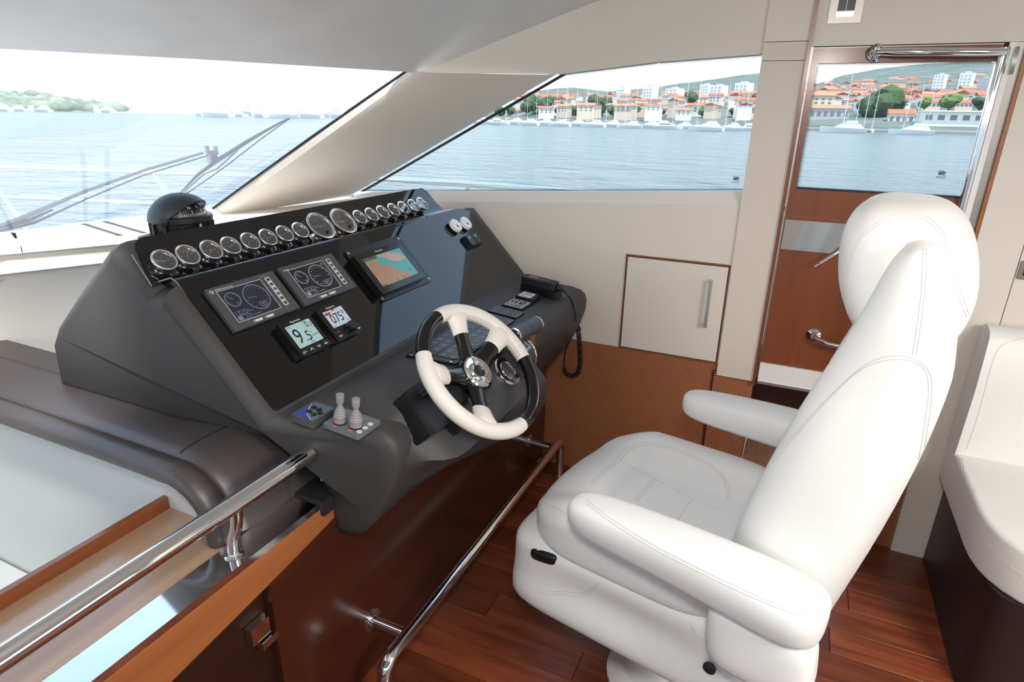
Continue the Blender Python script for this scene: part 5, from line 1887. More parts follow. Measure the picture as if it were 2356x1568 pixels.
# switch and round cap on the near side of the base
bm = nb()
rbox(bm, (-0.268, 0.125, 0.522), (0.020, 0.040, 0.016), 4, 5, lambda q: q+V((0, 0, -0.15*q.y)))
swb = cpart('seat_switch', bm, 'black', sharp=60)
bm = nb()
lathe(bm, [(0.010, 0), (0.010, 0.002)], 14, axis=M.Translation((-0.272, 0.140, 0.537)) @ M.Rotation(radians(-30), 4, 'Y'))
cpart('switch_mark', bm, 'print', swb)
bm = nb()
lathe(bm, [(0.0, 0.004), (0.010, 0.004), (0.014, 0.001), (0.014, -0.004)], 20, axis=M.Translation((-0.292, -0.312, 0.452)) @ M.Rotation(radians(-90), 4, 'Y'))
cpart('round_cap', bm, 'rubber')
# stitched seams, laid on the finished surfaces
bpy.context.view_layer.update()
DG = bpy.context.evaluated_depsgraph_get()
def bvh_of(o):
    ev = o.evaluated_get(DG)
    me = ev.to_mesh()
    W = WM[o.name]
    t = BVHTree.FromPolygons([W @ v.co for v in me.vertices], [tuple(p.vertices) for p in me.polygons])
    ev.to_mesh_clear()
    return t
BV = {}
def seam(o, px, r_=0.0007, dbl=0.0, m='stitch', name='stitching', n=24):
    if o.name not in BV: BV[o.name] = bvh_of(o)
    t = BV[o.name]
    pts = [V((p[0], p[1], 0)) for p in px]
    for _ in range(2):                                 # rounded course through the given points
        q = [pts[0]]
        for a, b in zip(pts[:-1], pts[1:]):
            q += [a.lerp(b, 0.25), a.lerp(b, 0.75)]
        pts = q+[pts[-1]]
    pts = resample(pts, max(n, len(px)*5))
    run, runs = [], []
    for p in pts:
        h = t.ray_cast(CAMP, ray(p.x, p.y).normalized())
        if h[0] is not None and (not run or (h[0]-run[-1]).length < 0.09):
            run.append(h[0]+h[1]*0.0003)
        elif run:
            runs.append(run)
            run = []
    if run: runs.append(run)
    bm = nb()
    ok = False
    runs.sort(key=len, reverse=True)
    for q in runs[:1]:
        if len(q) > 2:
            tube(bm, q, r_, 5)
            ok = True
    if ok: return make(name, bm, m, o, smooth=True)
    bm.free()
for d_ in (0, 7):
    seam(cush, [(1357+d_, 1113+d_*0.3), (1392+d_, 1078+d_*0.3), (1424+d_, 1052+d_*0.3)])
    seam(cush, [(1458+d_, 1150+d_*0.3), (1482+d_, 1125+d_*0.3), (1506+d_, 1100+d_*0.3)])
seam(cush, [(1558, 1197), (1575, 1172), (1591, 1149)])
for d_ in (0, 6):
    seam(cush, [(1422+d_, 1052+d_), (1438+d_, 1030+d_), (1475+d_*0.6, 1016+d_), (1530, 1023+d_), (1600, 1048+d_), (1650, 1075+d_), (1675-d_, 1105+d_*0.5), (1680-d_, 1150)])
seam(cush, [(1424, 1058), (1500, 1098), (1590, 1147), (1660, 1172)])
for d_ in (0, 7):
    seam(cush, [(1196, 1190+d_), (1230, 1213+d_), (1300, 1250+d_), (1400, 1304+d_), (1500, 1360+d_), (1600, 1420+d_), (1645, 1455+d_)])
seam(cush, [(1250, 1155), (1300, 1178), (1350, 1215), (1420, 1262), (1520, 1310)])
BS = bpy.data.objects
sb_ = [o for o in chair.children if o.name.startswith('seat_base')][0]
for d_ in (0, 7):
    seam(sb_, [(1172, 1290+d_), (1190, 1318+d_), (1225, 1345+d_), (1262, 1362+d_), (1300, 1358+d_), (1330, 1366+d_), (1352, 1358+d_), (1378, 1340+d_)])
    seam(sb_, [(1588+d_*0.5, 1435+d_), (1600, 1455+d_), (1632, 1482+d_), (1690, 1505+d_), (1760, 1540+d_)])
for d_ in (0, 8):
    seam(back, [(1643+d_, 1228), (1660+d_, 1190), (1715+d_, 1125), (1800+d_, 1030), (1880+d_*0.6, 940), (1960+d_*0.5, 860), (2010, 826+d_), (2060, 815+d_), (2105, 822+d_), (2140-d_, 850), (2146-d_, 900), (2132-d_, 1000), (2112-d_, 1100)], n=60)
    seam(back, [(2124+d_, 572), (2122+d_, 650), (2115+d_, 720), (2100+d_, 815)])
    seam(armL, [(1350, 1150+d_), (1400, 1190+d_), (1500, 1252+d_), (1600, 1303+d_), (1700, 1352+d_), (1800, 1395+d_), (1860, 1412+d_), (1895, 1405+d_)], n=40)
    seam(head, [(1960+d_*0.5, 760), (1944+d_*0.7, 690), (1948+d_*0.7, 610), (1975+d_*0.6, 545+d_*0.4), (2030, 502+d_), (2100, 488+d_), (2150-d_*0.4, 505+d_), (2185-d_*0.8, 560), (2212-d_, 680), (2236-d_, 740)], n=50)
seam(armR, [(1585, 893), (1620, 880), (1700, 888), (1770, 910), (1825, 938)])
# ================================================================== SOFA
sofa = empty('sofa', (2.05, -1.2, 0.0), label='white leather sofa on a dark brown base along the wall behind the chair', cat='sofa')
bm = nb()
prism(bm, rpoly([(2.40, -0.645, 0.002), (1.74, -0.645, 0.002), (1.70, -2.6, 0.002), (2.40, -2.6, 0.002)], [0.0, 0.10, 0.02, 0.0], 6), (0, 0, 0.36))
cb = make('sofa_base', bm, 'sofabase', sofa, bev=0.004)
def cushion(name, poly, z0, z1, r, m='white', bevr=0.03):
    bm = nb()
    prism(bm, rpoly(poly, r, 8), (0, 0, z1-z0))
    bmesh.ops.translate(bm, verts=bm.verts[:], vec=(0, 0, 0))
    return make(name, bm, m, sofa, bev=bevr, seg=4, sharp=60)
sc1 = cushion('seat_cushion', [(2.40, -0.615, 0.36), (1.74, -0.615, 0.36), (1.62, -1.3, 0.36), (1.62, -2.6, 0.36), (2.40, -2.6, 0.36)], 0.36, 0.515, [0.02, 0.22, 0.1, 0.05, 0.02])
bm = nb()
loft(bm, [[(2.285, y_, 0.505), (2.395, y_, 0.50), (2.395, y_, 0.94), (2.36, y_, 0.955), (2.31, y_, 0.945), (2.29, y_, 0.925), (2.275, y_, 0.75)] for y_ in (-0.615, -0.625, -1.6, -2.6)])
sc2 = make('back_cushion', bm, 'white', sofa, bev=0.012, seg=3, sharp=50)
bpy.context.view_layer.update()
DG = bpy.context.evaluated_depsgraph_get()
for d_ in (0, 5):
    seam(sc1, [(2208+d_, 1052), (2222+d_, 1130), (2245+d_, 1210), (2285+d_, 1275), (2356, 1330-d_)])
seam(sc2, [(2222, 1035), (2250, 960), (2280, 840), (2300, 790), (2356, 778)])
# ================================================================== THINGS ON THE STARBOARD WALL
# storage locker
CT = [on_x(*q, XW) for q in ((1441, 584), (1682, 611), (1650, 836), (1424, 799))]
lk = empty('wall_locker', (XW, (CT[0].y+CT[2].y)/2, CT[2].z), label='cream wall locker with thin wooden frame and a long metal handle', cat='locker')
y0, y1, z0, z1 = CT[0].y-0.001, 0.194, 0.641, 1.043
fw_ = 0.006
for nm, (a, b, c, d) in (('frame_bar', (y0, y1, z1-fw_, z1)), ('frame_bar', (y0, y1, z0, z0+fw_)), ('frame_bar', (y0, y0-fw_, z0+fw_, z1-fw_)), ('frame_bar', (y1+fw_*0.6, y1, z0+fw_, z1-fw_))):
    bm = nb()
    box(bm, (XW+0.001, (a+b)/2, (c+d)/2), (0.012, abs(a-b), d-c))
    make(nm, bm, 'frameedge', lk, bev=0.001)
bm = nb()
box(bm, (XW+0.001, (y0-fw_+y1+fw_*0.6)/2, (z0+z1)/2), (0.006, y0-y1-fw_*1.6, z1-z0-fw_*2))
make('frame_gap', bm, 'mahog', lk)
bm = nb()
box(bm, (XW+0.0, (y0-fw_+y1+fw_*0.6)/2, (z0+z1)/2), (0.020, y0-y1-fw_*1.6-0.007, z1-z0-fw_*2-0.007))
dr = make('locker_door', bm, 'cream', lk, bev=0.004, seg=3)
hz0, hz1, hy = 0.795, 0.984, 0.2555
bm = nb()
box(bm, (XW-0.036, hy, (hz0+hz1)/2), (0.006, 0.013, hz1-hz0))
for z in (hz0+0.006, hz1-0.006): box(bm, (XW-0.022, hy, z), (0.030, 0.012, 0.010))
make('handle', bm, 'alu', dr, bev=0.0015)
# light switch over the door
SCn = [on_x(*q, XW-0.02) for q in ((1912, -14), (1990, -14), (1983, 51), (1904, 52))]
syc = sum(p.y for p in SCn)/4
F = frame(V((XW-0.008, syc, 1.905)), V((0, -1, 0)), V((0, 0, 1)), V((-1, 0, 0)))
ls = empty('light_switch', F=F, label='brushed steel plate with two black rockers on the wall above the door', cat='switch')
bm = nb()
flat(bm, rr(0, 0, 0.094, 0.11, 0.002), 0, 0.004)
pl_ = make('switch_plate', bm, 'satin', ls, F=F, bev=0.001)
bm = nb()
flat(bm, rr(0, -0.030, 0.050, 0.014, 0.001, 1), 0.004, 0.0006)
make('bright_strip', bm, 'chrome', pl_, F=F)
for s in (-1, 1):
    bm = nb()
    flat(bm, rr(s*0.0125, 0.010, 0.0235, 0.060, 0.001, 1), 0.003, 0.006)
    make('rocker', bm, 'black', ls, F=F, bev=0.001)
p_ = on_x(2349, 620, XW-0.01)
F = frame(V((XW-0.010, p_.y-0.022, p_.z)), V((0, -1, 0)), V((0, 0, 1)), V((-1, 0, 0)))
ls2 = empty('wall_socket', F=F, label='small dark steel plate on the cream wall above the sofa', cat='switch')
bm = nb()
flat(bm, rr(0, 0, 0.055, 0.058, 0.003), 0, 0.006)
make('plate', bm, 'satin', ls2, F=F, bev=0.001)
bm = nb()
flat(bm, rr(0.002, 0, 0.034, 0.034, 0.003), 0.006, 0.003)
make('rocker', bm, 'black', ls2, F=F)
# grab rails and lever on the door
ga = on_x(2010, 121, XW-0.03)
gr = empty('grab_rail', (XW-0.01, ga.y, ga.z), label='bowed chrome grab rail across the top of the side door', cat='grab rail')
g1 = V((XW-0.045, -0.475, 1.757))
bm = nb()
tube(bm, [V((XW-0.020, ga.y, ga.z)), V((XW-0.045, ga.y-0.022, ga.z)), V((XW-0.058, ga.y-0.06, ga.z-0.002)), V((XW-0.064, (ga.y+g1.y)/2, ga.z-0.004)), V((XW-0.058, g1.y+0.06, g1.z-0.001)), V((XW-0.035, g1.y, g1.z))], [0.009, 0.0105, 0.0115, 0.0115, 0.0115, 0.0105], 16)
make('rail_tube', bm, 'chrome', gr, sharp=60)
bm = nb()
lathe(bm, [(0.022, 0), (0.022, 0.004), (0.017, 0.009), (0.011, 0.022)], 24, axis=M.Translation((XW+0.002, ga.y, ga.z)) @ M.Rotation(radians(-90), 4, 'Y'))
fl = make('flange', bm, 'chrome', gr)
bm = nb()
lathe(bm, [(0.010, -0.026), (0.013, -0.022), (0.010, -0.016), (0.010, 0.016), (0.013, 0.022), (0.010, 0.026)], 18, axis=M.Translation((XW-0.022, ga.y-0.008, ga.z)))
make('swivel', bm, 'chrome', gr)
for s in (-1, 1):
    bm = nb()
    lathe(bm, [(0.004, 0), (0.003, 0.002)], 10, axis=M.Translation((XW-0.003, ga.y+s*0.015, ga.z)) @ M.Rotation(radians(-90), 4, 'Y'))
    make('screw', bm, 'satin', fl)
ha = on_x(1872, 774, XW-0.02)
dh = empty('door_grab_handle', (XW-0.01, ha.y, ha.z), label='short chrome grab handle low on the wooden door behind the chair', cat='handle')
bm = nb()
tube(bm, [V((XW, ha.y, ha.z)), V((XW-0.035, ha.y-0.012, ha.z-0.002)), V((XW-0.05, ha.y-0.05, ha.z-0.010)), V((XW-0.055, ha.y-0.14, ha.z-0.014)), V((XW-0.05, ha.y-0.22, ha.z-0.010)), V((XW, ha.y-0.26, ha.z))], 0.0085, 14)
make('handle_bar', bm, 'chrome', dh, sharp=60)
bm = nb()
lathe(bm, [(0.024, 0), (0.024, 0.004), (0.012, 0.012), (0.010, 0.02)], 20, axis=M.Translation((XW+0.004, ha.y, ha.z)) @ M.Rotation(radians(-90), 4, 'Y'))
make('flange', bm, 'chrome', dh)
la, lb = on_x(1874, 613, XW-0.05), on_x(1942, 570, XW-0.02)
lv = empty('door_lever', (XW-0.01, lb.y, lb.z), label='slim steel door lever slanting down from the polished lock plate', cat='lever')
d_ = (lb-la)
bm = nb()
tube(bm, [la, la+d_*0.15, la+d_*0.17, la+d_*0.6, lb, lb+d_*0.25+V((0.03, 0, 0))], [0.0035, 0.0035, 0.0055, 0.0065, 0.0070, 0.0070], 12)
make('lever_rod', bm, 'chrome', lv)
# ================================================================== OUTSIDE, CLOSE BY
# deck and bow rail
dk = nb()
prism(dk, [(-2.7, 2.60, 0.42), (2.75, 2.60, 0.42), (2.72, 3.0, 0.42), (2.4, 4.2, 0.42), (1.6, 5.9, 0.42), (0.0, 7.4, 0.42), (-1.6, 5.9, 0.42), (-2.4, 4.2, 0.42)], (0, 0, -0.25))
make('foredeck', dk, 'whitepaint', kind='structure')
dk = nb()
prism(dk, [(2.47, -3.0, 0.10), (2.95, -3.0, 0.10), (2.95, 2.0, 0.10), (2.75, 2.60, 0.10), (2.47, 2.60, 0.10)], (0, 0, -0.25))
make('side_deck', dk, 'whitepaint', kind='structure')
br = empty('bow_rail', (2.4, 3.0, 0.42), label='thin polished railing around the bow outside the windows', cat='railing')
rail = [V((2.92, -3.0, 1.19)), V((2.86, -0.5, 1.21)), V((2.75, 0.906, 1.232)), V((2.75, 1.5, 1.233)), V((2.75, 2.05, 1.232)), on_x(600, 402, 2.56), on_x(300, 392, 2.30), on_x(0, 380, 2.02), V((1.3, 5.35, 1.27)), V((0.5, 6.5, 1.30)), V((-0.5, 7.0, 1.30))]
bm = nb()
tube(bm, rail, 0.0145, 10)
make('top_rail', bm, 'chrome', br, sharp=60)
mid = [V((2.70, 2.2, 0.98)), on_x(370, 467, 2.33), on_x(0, 450, 2.02), V((1.3, 5.4, 1.06)), V((0.5, 6.5, 1.05))]
bm = nb()
tube(bm, mid, 0.008, 8)
make('middle_rail', bm, 'chrome', br, sharp=60)
def stan(tp, bp, x, z1=0.42):
    a = on_x(*tp, x)
    b = on_x(*bp, x-0.02)
    d = (b-a)/(b-a).z
    bm = nb()
    tube(bm, [a, a+d*(z1-a.z)], 0.012, 10)
    make('stanchion', bm, 'chrome', br)
stan((352, 396), (388, 452), 2.35)
stan((-30, 400), (50, 512), 2.06)
for q in ((2.86, -0.5, 1.21), (2.75, 1.5, 1.233)):
    bm = nb()
    tube(bm, [V(q), V((q[0], q[1], 0.10))], 0.012, 10)
    make('stanchion', bm, 'chrome', br)
# wiper on the outside of the windshield
def on_w(px, py, off=0.03): return on_plane(px, py, WN, WC+off)
wp = empty('windshield_wiper', on_w(0, 530), label='long black wiper with parallel arms resting on the windshield', cat='wiper')
def bar(name, pts, r0, m, par, off, fl_=0.45):
    bm = nb()
    tube(bm, [on_w(px, py, off) for px, py in pts], r0, 10, flatk=fl_)
    return make(name, bm, m, par, sharp=50)
bar('arm', [(-160, 576), (0, 522), (60, 497), (200, 438), (330, 392), (468, 351)], [0.022, 0.020, 0.017, 0.013, 0.011, 0.010], 'pod', wp, 0.05)
bar('arm', [(-160, 584), (0, 531), (80, 512), (200, 457), (330, 403), (480, 357)], [0.014, 0.013, 0.011, 0.007, 0.006, 0.006], 'pod', wp, 0.045)
bar('arm', [(-160, 580), (0, 527), (70, 506), (120, 482)], [0.026, 0.024, 0.016, 0.008], 'pod', wp, 0.045)
bl = bar('blade', [(664, 272), (630, 290), (570, 325), (500, 369), (455, 402), (415, 444)], [0.005, 0.011, 0.017, 0.018, 0.013, 0.008], 'black', wp, 0.04)
bar('blade_link', [(640, 287), (575, 318), (540, 350), (500, 372)], 0.006, 'bezel', bl, 0.05)
bar('blade_link', [(548, 345), (500, 388), (470, 400), (425, 440)], 0.006, 'bezel', bl, 0.05)
bar('rubber_strip', [(668, 271), (600, 320), (520, 382), (440, 438), (415, 452)], 0.005, 'rubber', bl, 0.012)
c_ = on_w(488, 360, 0.06)
bm = nb()
box(bm, c_, (0.035, 0.02, 0.045))
box(bm, c_+V((-0.018, 0, 0.025)), (0.012, 0.012, 0.03))
box(bm, c_+V((0.02, 0, 0.022)), (0.012, 0.012, 0.03))
make('blade_clip', bm, 'satin', wp, bev=0.003)
# ================================================================== SEA, HILLS AND TOWN
def seamat():
    m = mat('sea_water', (0.065, 0.118, 0.132), 0.22, spec=0.5)
    n = m.node_tree
    b = n.nodes['Principled BSDF']
    t = n.nodes.new('ShaderNodeTexCoord')
    def noise(sc, det, sx, sy):
        mp = n.nodes.new('ShaderNodeMapping')
        mp.inputs['Scale'].default_value = (sx, sy, 1)
        mp.inputs['Rotation'].default_value = (0, 0, radians(24))
        x = n.nodes.new('ShaderNodeTexNoise')
        x.inputs['Scale'].default_value = sc
        x.inputs['Detail'].default_value = det
        x.inputs['Roughness'].default_value = 0.6
        n.links.new(t.outputs['Object'], mp.inputs[0])
        n.links.new(mp.outputs[0], x.inputs['Vector'])
        return x
    a, c = noise(1.1, 5, 1, 0.45), noise(0.22, 3, 1, 0.5)
    ad = n.nodes.new('ShaderNodeMath')
    ad.operation = 'MULTIPLY_ADD'
    ad.inputs[1].default_value = 2.2
    n.links.new(c.outputs[0], ad.inputs[0])
    n.links.new(a.outputs[0], ad.inputs[2])
    bp = n.nodes.new('ShaderNodeBump')
    bp.inputs['Strength'].default_value = 1.0
    bp.inputs['Distance'].default_value = 1.3
    n.links.new(ad.outputs[0], bp.inputs['Height'])
    n.links.new(bp.outputs[0], b.inputs['Normal'])
    return m
MT['sea'] = seamat()
bm = nb()
fc(bm, [bm.verts.new(p) for p in ((-9000, -9000, -3), (9000, -9000, -3), (9000, 9000, -3), (-9000, 9000, -3))])
make('sea', bm, 'sea', kind='structure', center=False)
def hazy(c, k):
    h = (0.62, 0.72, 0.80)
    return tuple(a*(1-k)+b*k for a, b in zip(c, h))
def hillmat(name, c1, c2, sc):
    m = mat(name, c1, 0.9, var=(sc, 0.0))
    for nd in m.node_tree.nodes:
        if nd.type == 'VALTORGB':
            nd.color_ramp.elements[0].position, nd.color_ramp.elements[1].position = 0.42, 0.60
            nd.color_ramp.elements[0].color = (*c1, 1)
            nd.color_ramp.elements[1].color = (*c2, 1)
    return m
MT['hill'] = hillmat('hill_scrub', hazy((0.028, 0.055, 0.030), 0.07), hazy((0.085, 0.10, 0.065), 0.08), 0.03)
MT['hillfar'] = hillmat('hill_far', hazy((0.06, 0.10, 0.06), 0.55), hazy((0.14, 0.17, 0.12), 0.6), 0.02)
MT['island'] = hillmat('island_pines', (0.13, 0.17, 0.10), (0.27, 0.29, 0.20), 0.05)  # greens paled: air haze put into the colour
MT['quay'] = mat('stone_quay', (0.30, 0.29, 0.27), 0.9)
MT['hw'] = mat('house_wall', (0.68, 0.63, 0.56), 0.8)
MT['hw2'] = mat('house_wall_cream', (0.66, 0.55, 0.44), 0.8)
MT['hw3'] = mat('house_wall_grey', (0.42, 0.43, 0.45), 0.8)
MT['hw4'] = mat('house_wall_white', (0.78, 0.78, 0.76), 0.8)
MT['hr'] = mat('terracotta_roof', (0.42, 0.125, 0.065), 0.85)
MT['hr2'] = mat('terracotta_roof_pale', (0.48, 0.20, 0.12), 0.85)
MT['hwin'] = mat('far_window', (0.16, 0.18, 0.20), 0.3)
MT['twin'] = mat('tower_window', (0.42, 0.44, 0.47), 0.5)
MT['tree'] = mat('tree_green', (0.045, 0.085, 0.03), 0.9, var=(0.6, 0.5))
MT['tree2'] = mat('tree_light_green', (0.09, 0.17, 0.04), 0.9, var=(0.6, 0.5))
MT['trunk'] = mat('tree_trunk', (0.10, 0.07, 0.05), 0.9)
MT['hull'] = mat('boat_hull_white', (0.82, 0.82, 0.82), 0.3)
MT['hullb'] = mat('boat_hull_blue', (0.20, 0.30, 0.45), 0.3)
MT['mast'] = mat('boat_mast', (0.62, 0.63, 0.64), 0.4)
# hills: each column runs along one bearing from the shore up to the ridge seen in the photo
def hillmesh(name, ridge, X0, X1, z0, m, g=0.75, rows=9, bykind='x'):
    bm = nb()
    cols = []
    rnd = random.Random(3)
    for px, py in ridge:
        d = ray(px, py)
        if bykind == 'x':
            s1, s0 = X1/d.x, X0/d.x
        else:
            L = sqrt(d.x**2+d.y**2)
            s1, s0 = X1/L, X0/L
        P1 = CAMP+d*s1
        h = V((d.x, d.y, 0))
        col = []
        for k in range(rows):
            t = k/(rows-1)
            s = s0*(s1/s0)**t
            e0 = (z0-CAMP.z)/s0
            e1 = d.z
            e = e0+(e1-e0)*t**g
            wob = (rnd.random()-0.5)*0.0012*(1 if 0 < k < rows-1 else 0)
            col.append(V((h.x*s, h.y*s, CAMP.z+(e+wob)*s)))
        q = col[-1]
        col.append(V((q.x*1.15, q.y*1.15, -5)))
        cols.append(col)
    loft(bm, cols, open_ring=True)
    return make(name, bm, m, kind='structure', sharp=180)
R1 = [(1080, 232), (1140, 222), (1200, 214), (1240, 208), (1280, 203), (1320, 201), (1360, 206), (1400, 210), (1440, 207), (1480, 203), (1520, 199), (1560, 192), (1600, 188), (1650, 181), (1700, 173), (1750, 168), (1800, 176), (1840, 186), (1880, 192), (1905, 184), (1940, 173), (1980, 166), (2020, 158), (2080, 151), (2140, 146), (2200, 143), (2280, 140), (2400, 136), (2600, 136)]
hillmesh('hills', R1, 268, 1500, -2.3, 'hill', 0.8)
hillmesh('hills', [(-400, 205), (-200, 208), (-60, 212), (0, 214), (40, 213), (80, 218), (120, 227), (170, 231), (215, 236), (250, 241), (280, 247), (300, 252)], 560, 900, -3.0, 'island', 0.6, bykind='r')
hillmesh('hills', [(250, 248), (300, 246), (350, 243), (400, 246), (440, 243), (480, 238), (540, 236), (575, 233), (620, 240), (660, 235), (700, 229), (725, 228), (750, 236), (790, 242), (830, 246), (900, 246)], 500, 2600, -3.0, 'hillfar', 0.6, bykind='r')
bm = nb()
box(bm, (268, 30, -2.75), (16, 330, 1.3))
make('quay', bm, 'quay', kind='structure')
def terr(px, py, X):
    """ground point of the town seen at (px, py), at distance X to starboard"""
    return CAMP+ray(px, py)*(X/ray(px, py).x)
def facing():
    return M.Rotation(radians(90), 4, 'Z')
TAKEN = []
def free(p, r_):
    for q, s in TAKEN:
        if (V((p.x, p.y))-q).length < r_+s: return False
    TAKEN.append((V((p.x, p.y)), r_))
    return True
# ---- tower blocks
def tower(px0, px1, pyt, pyb, X, lab, wm='hw4'):
    a, b = terr(px0, pyb, X), terr(px1, pyb, X)
    wd = abs(b.y-a.y)
    h = terr((px0+px1)/2, pyt, X).z-a.z
    c = (a+b)/2
    TAKEN.append((V((c.x, c.y)), wd*0.65))
    e = empty('tower_block', (c.x, c.y, c.z), label=lab, cat='tower block', group='tower blocks over the harbour')
    W = M.Translation(c) @ M.Rotation(radians(-22), 4, 'Z')
    bm = nb()
    box(bm, (0, 0, h/2-4), (wd*0.8, wd*0.82, h+8))
    make('walls', bm, wm, e, F=W, smooth=False)
    for k in range(3):
        y = (k-1)*wd*0.25
        bm = nb()
        for j in range(int(h/2.6)):
            box(bm, (-wd*0.401, y, 1.5+j*2.6), (0.15, wd*0.13, 1.2))
        make('window_column', bm, 'twin', e, F=W, smooth=False)
    bm = nb()
    box(bm, (0, wd*0.415, h/2-4), (wd*0.78, wd*0.02, h+7.6))
    make('shaded_bay', bm, 'hw3', e, F=W, smooth=False)  # grey slab puts the bow side's shade into its colour
    bm = nb()
    box(bm, (0, 0, h+0.6), (wd*0.35, wd*0.3, 1.6))
    make('roof_hut', bm, 'hw3', e, F=W, smooth=False)
tower(1418, 1446, 203, 246, 620, 'slim white tower block at the bow end of the side window skyline')
tower(1478, 1510, 198, 245, 620, 'tall white tower block second from the bow end of the skyline')
tower(1530, 1568, 204, 248, 600, 'broad white tower block third from the bow end of the skyline')
tower(1608, 1636, 195, 236, 680, 'white tower block half behind its broader neighbour in the side window')
tower(1630, 1668, 197, 250, 600, 'broad white tower block in front of the half-hidden one')
tower(1686, 1726, 191, 248, 600, 'tallest white tower block, nearest the cream post of the side window')
tower(2140, 2172, 172, 216, 700, 'grey-white tower block high in the door window, nearer the big tree', 'hw4')
tower(2196, 2232, 168, 224, 680, 'grey-white tower block high in the door window behind the headrest side', 'hw4')
tower(2238, 2270, 180, 232, 660, 'grey-white tower block beside the chrome edge of the door window', 'hw3')
# ---- harbour buildings seen through the door
def block(name, px0, px1, pyt, pyb, X, roofm, wm, lab, nw=6, rh_=0.0, depth=8, rows=1):
    a, b = terr(px0, pyb, X), terr(px1, pyb, X)
    h = terr((px0+px1)/2, pyt, X).z-a.z
    wd = abs(b.y-a.y)
    c = (a+b)/2
    for k in range(-4, 5): TAKEN.append((V((c.x+depth/2, c.y+wd*k/8)), depth*0.75))
    e = empty(name, (c.x, c.y, c.z), label=lab, cat='building')
    bm = nb()
    box(bm, (c.x+depth/2, c.y, c.z+h/2-1), (depth, wd, h+2))
    make('walls', bm, wm, e, smooth=False)
    bm = nb()
    if rh_ > 0:
        prism(bm, [(c.x-0.5, c.y-wd/2-0.4, c.z+h), (c.x+depth+0.5, c.y-wd/2-0.4, c.z+h), (c.x+depth/2, c.y-wd/2-0.2, c.z+h+rh_)], (0, wd+0.8, 0))
    else:
        box(bm, (c.x+depth/2-0.4, c.y, c.z+h+0.15), (depth+1.6, wd+0.8, 0.45))
    make('roof', bm, roofm, e, smooth=False)
    for r_ in range(rows):
        for k in range(nw):
            bm = nb()
            y = c.y-wd/2+wd*(k+0.5)/nw
            box(bm, (c.x-0.03, y, c.z+h*(r_+0.62)/(rows)*(0.9 if rows > 1 else 1)), (0.1, wd/nw*0.55, h/rows*0.32))
            make('window', bm, 'hwin', e, smooth=False)
    return e
block('harbour_house', 1858, 1950, 250, 282, 330, 'hr2', 'hw3', 'grey harbour house with a long terracotta roof at the bow side of the door window', 6, 1.6)
block('harbour_house', 2040, 2100, 262, 292, 312, 'hr', 'hw', 'low harbour house with an orange roof in the middle of the door window', 4, 1.8)
block('harbour_hall', 2118, 2262, 258, 293, 290, 'hw4', 'hw4', 'long white harbour hall with a dark open front in the door window', 5, 0.0, 10)
block('harbour_house', 2120, 2162, 236, 252, 400, 'hr', 'hw2', 'ochre house with terracotta roof above the white harbour hall', 4, 1.6)
block('harbour_house', 2196, 2236, 236, 252, 400, 'hr', 'hw2', 'second ochre house above the white harbour hall, nearer the chrome bar', 4, 1.4)
# ---- small houses: one of each kind, then copies
def house(name, wm, rm):
    e = empty(name)
    bm = nb()
    box(bm, (0, 0, -0.3), (1.0, 1.0, 2.6))
    for y in (-0.28, 0.0, 0.28):
        for z in (0.35, 0.68):
            box(bm, (-0.501, y, z), (0.02, 0.12, 0.16), mi=1)
    make('walls', bm, [wm, 'hwin'], e, center=False, smooth=False)
    bm = nb()
    prism(bm, [(-0.58, -0.56, 1.0), (0.58, -0.56, 1.0), (0.0, -0.50, 1.32)], (0, 1.12, 0))
    make('roof', bm, rm, e, center=False, smooth=False)
    return e
protos = [house('far_house', a, b) for a, b in (('hw', 'hr'), ('hw2', 'hr2'), ('hw4', 'hr'), ('hw', 'hr2'))]
used = [False]*4
rh = random.Random(11)
HL = 'tiny pale house with a terracotta roof in the far hillside town'
def put_house(px, py, X, wd, hh):
    p = terr(px, py, X)
    if not free(p, wd*0.78): return
    k = rh.randrange(4)
    p = p+V((0, 0, hh*0.75))
    W = M.Translation(p) @ M.Rotation(rh.uniform(-0.4, 0.4)+radians(rh.choice((0, 0, 90))), 4, 'Z') @ M.Diagonal((wd*1.0, wd*rh.uniform(0.9, 1.5), hh, 1))
    if not used[k]:
        o = protos[k]
        used[k] = True
        WM[o.name] = W
        o.matrix_basis = W
        setp(o, HL, 'house', 'houses on the far hillside')
    else:
        copy_tree(protos[k], W, label=HL, cat='house', group='houses on the far hillside')
for i in range(150):
    px = rh.uniform(1150, 1760)
    t = rh.random()
    py = 262-(8+t*(22+ (px-1150)/600*6))
    X = 420+t*380
    put_house(px, py, X, rh.uniform(5, 8.5), rh.uniform(3.2, 5.5))
for i in range(330):
    px = rh.uniform(1850, 2270)
    t = rh.random()
    py = 270-(4+t*(58+(px-1850)/420*16))
    X = 400+t*560
    put_house(px, py, X, rh.uniform(6, 10), rh.uniform(3.6, 6))
for i in range(40):
    put_house(rh.uniform(1180, 1760), rh.uniform(262, 278), rh.uniform(300, 380), rh.uniform(5, 9), rh.uniform(2.6, 4.2))
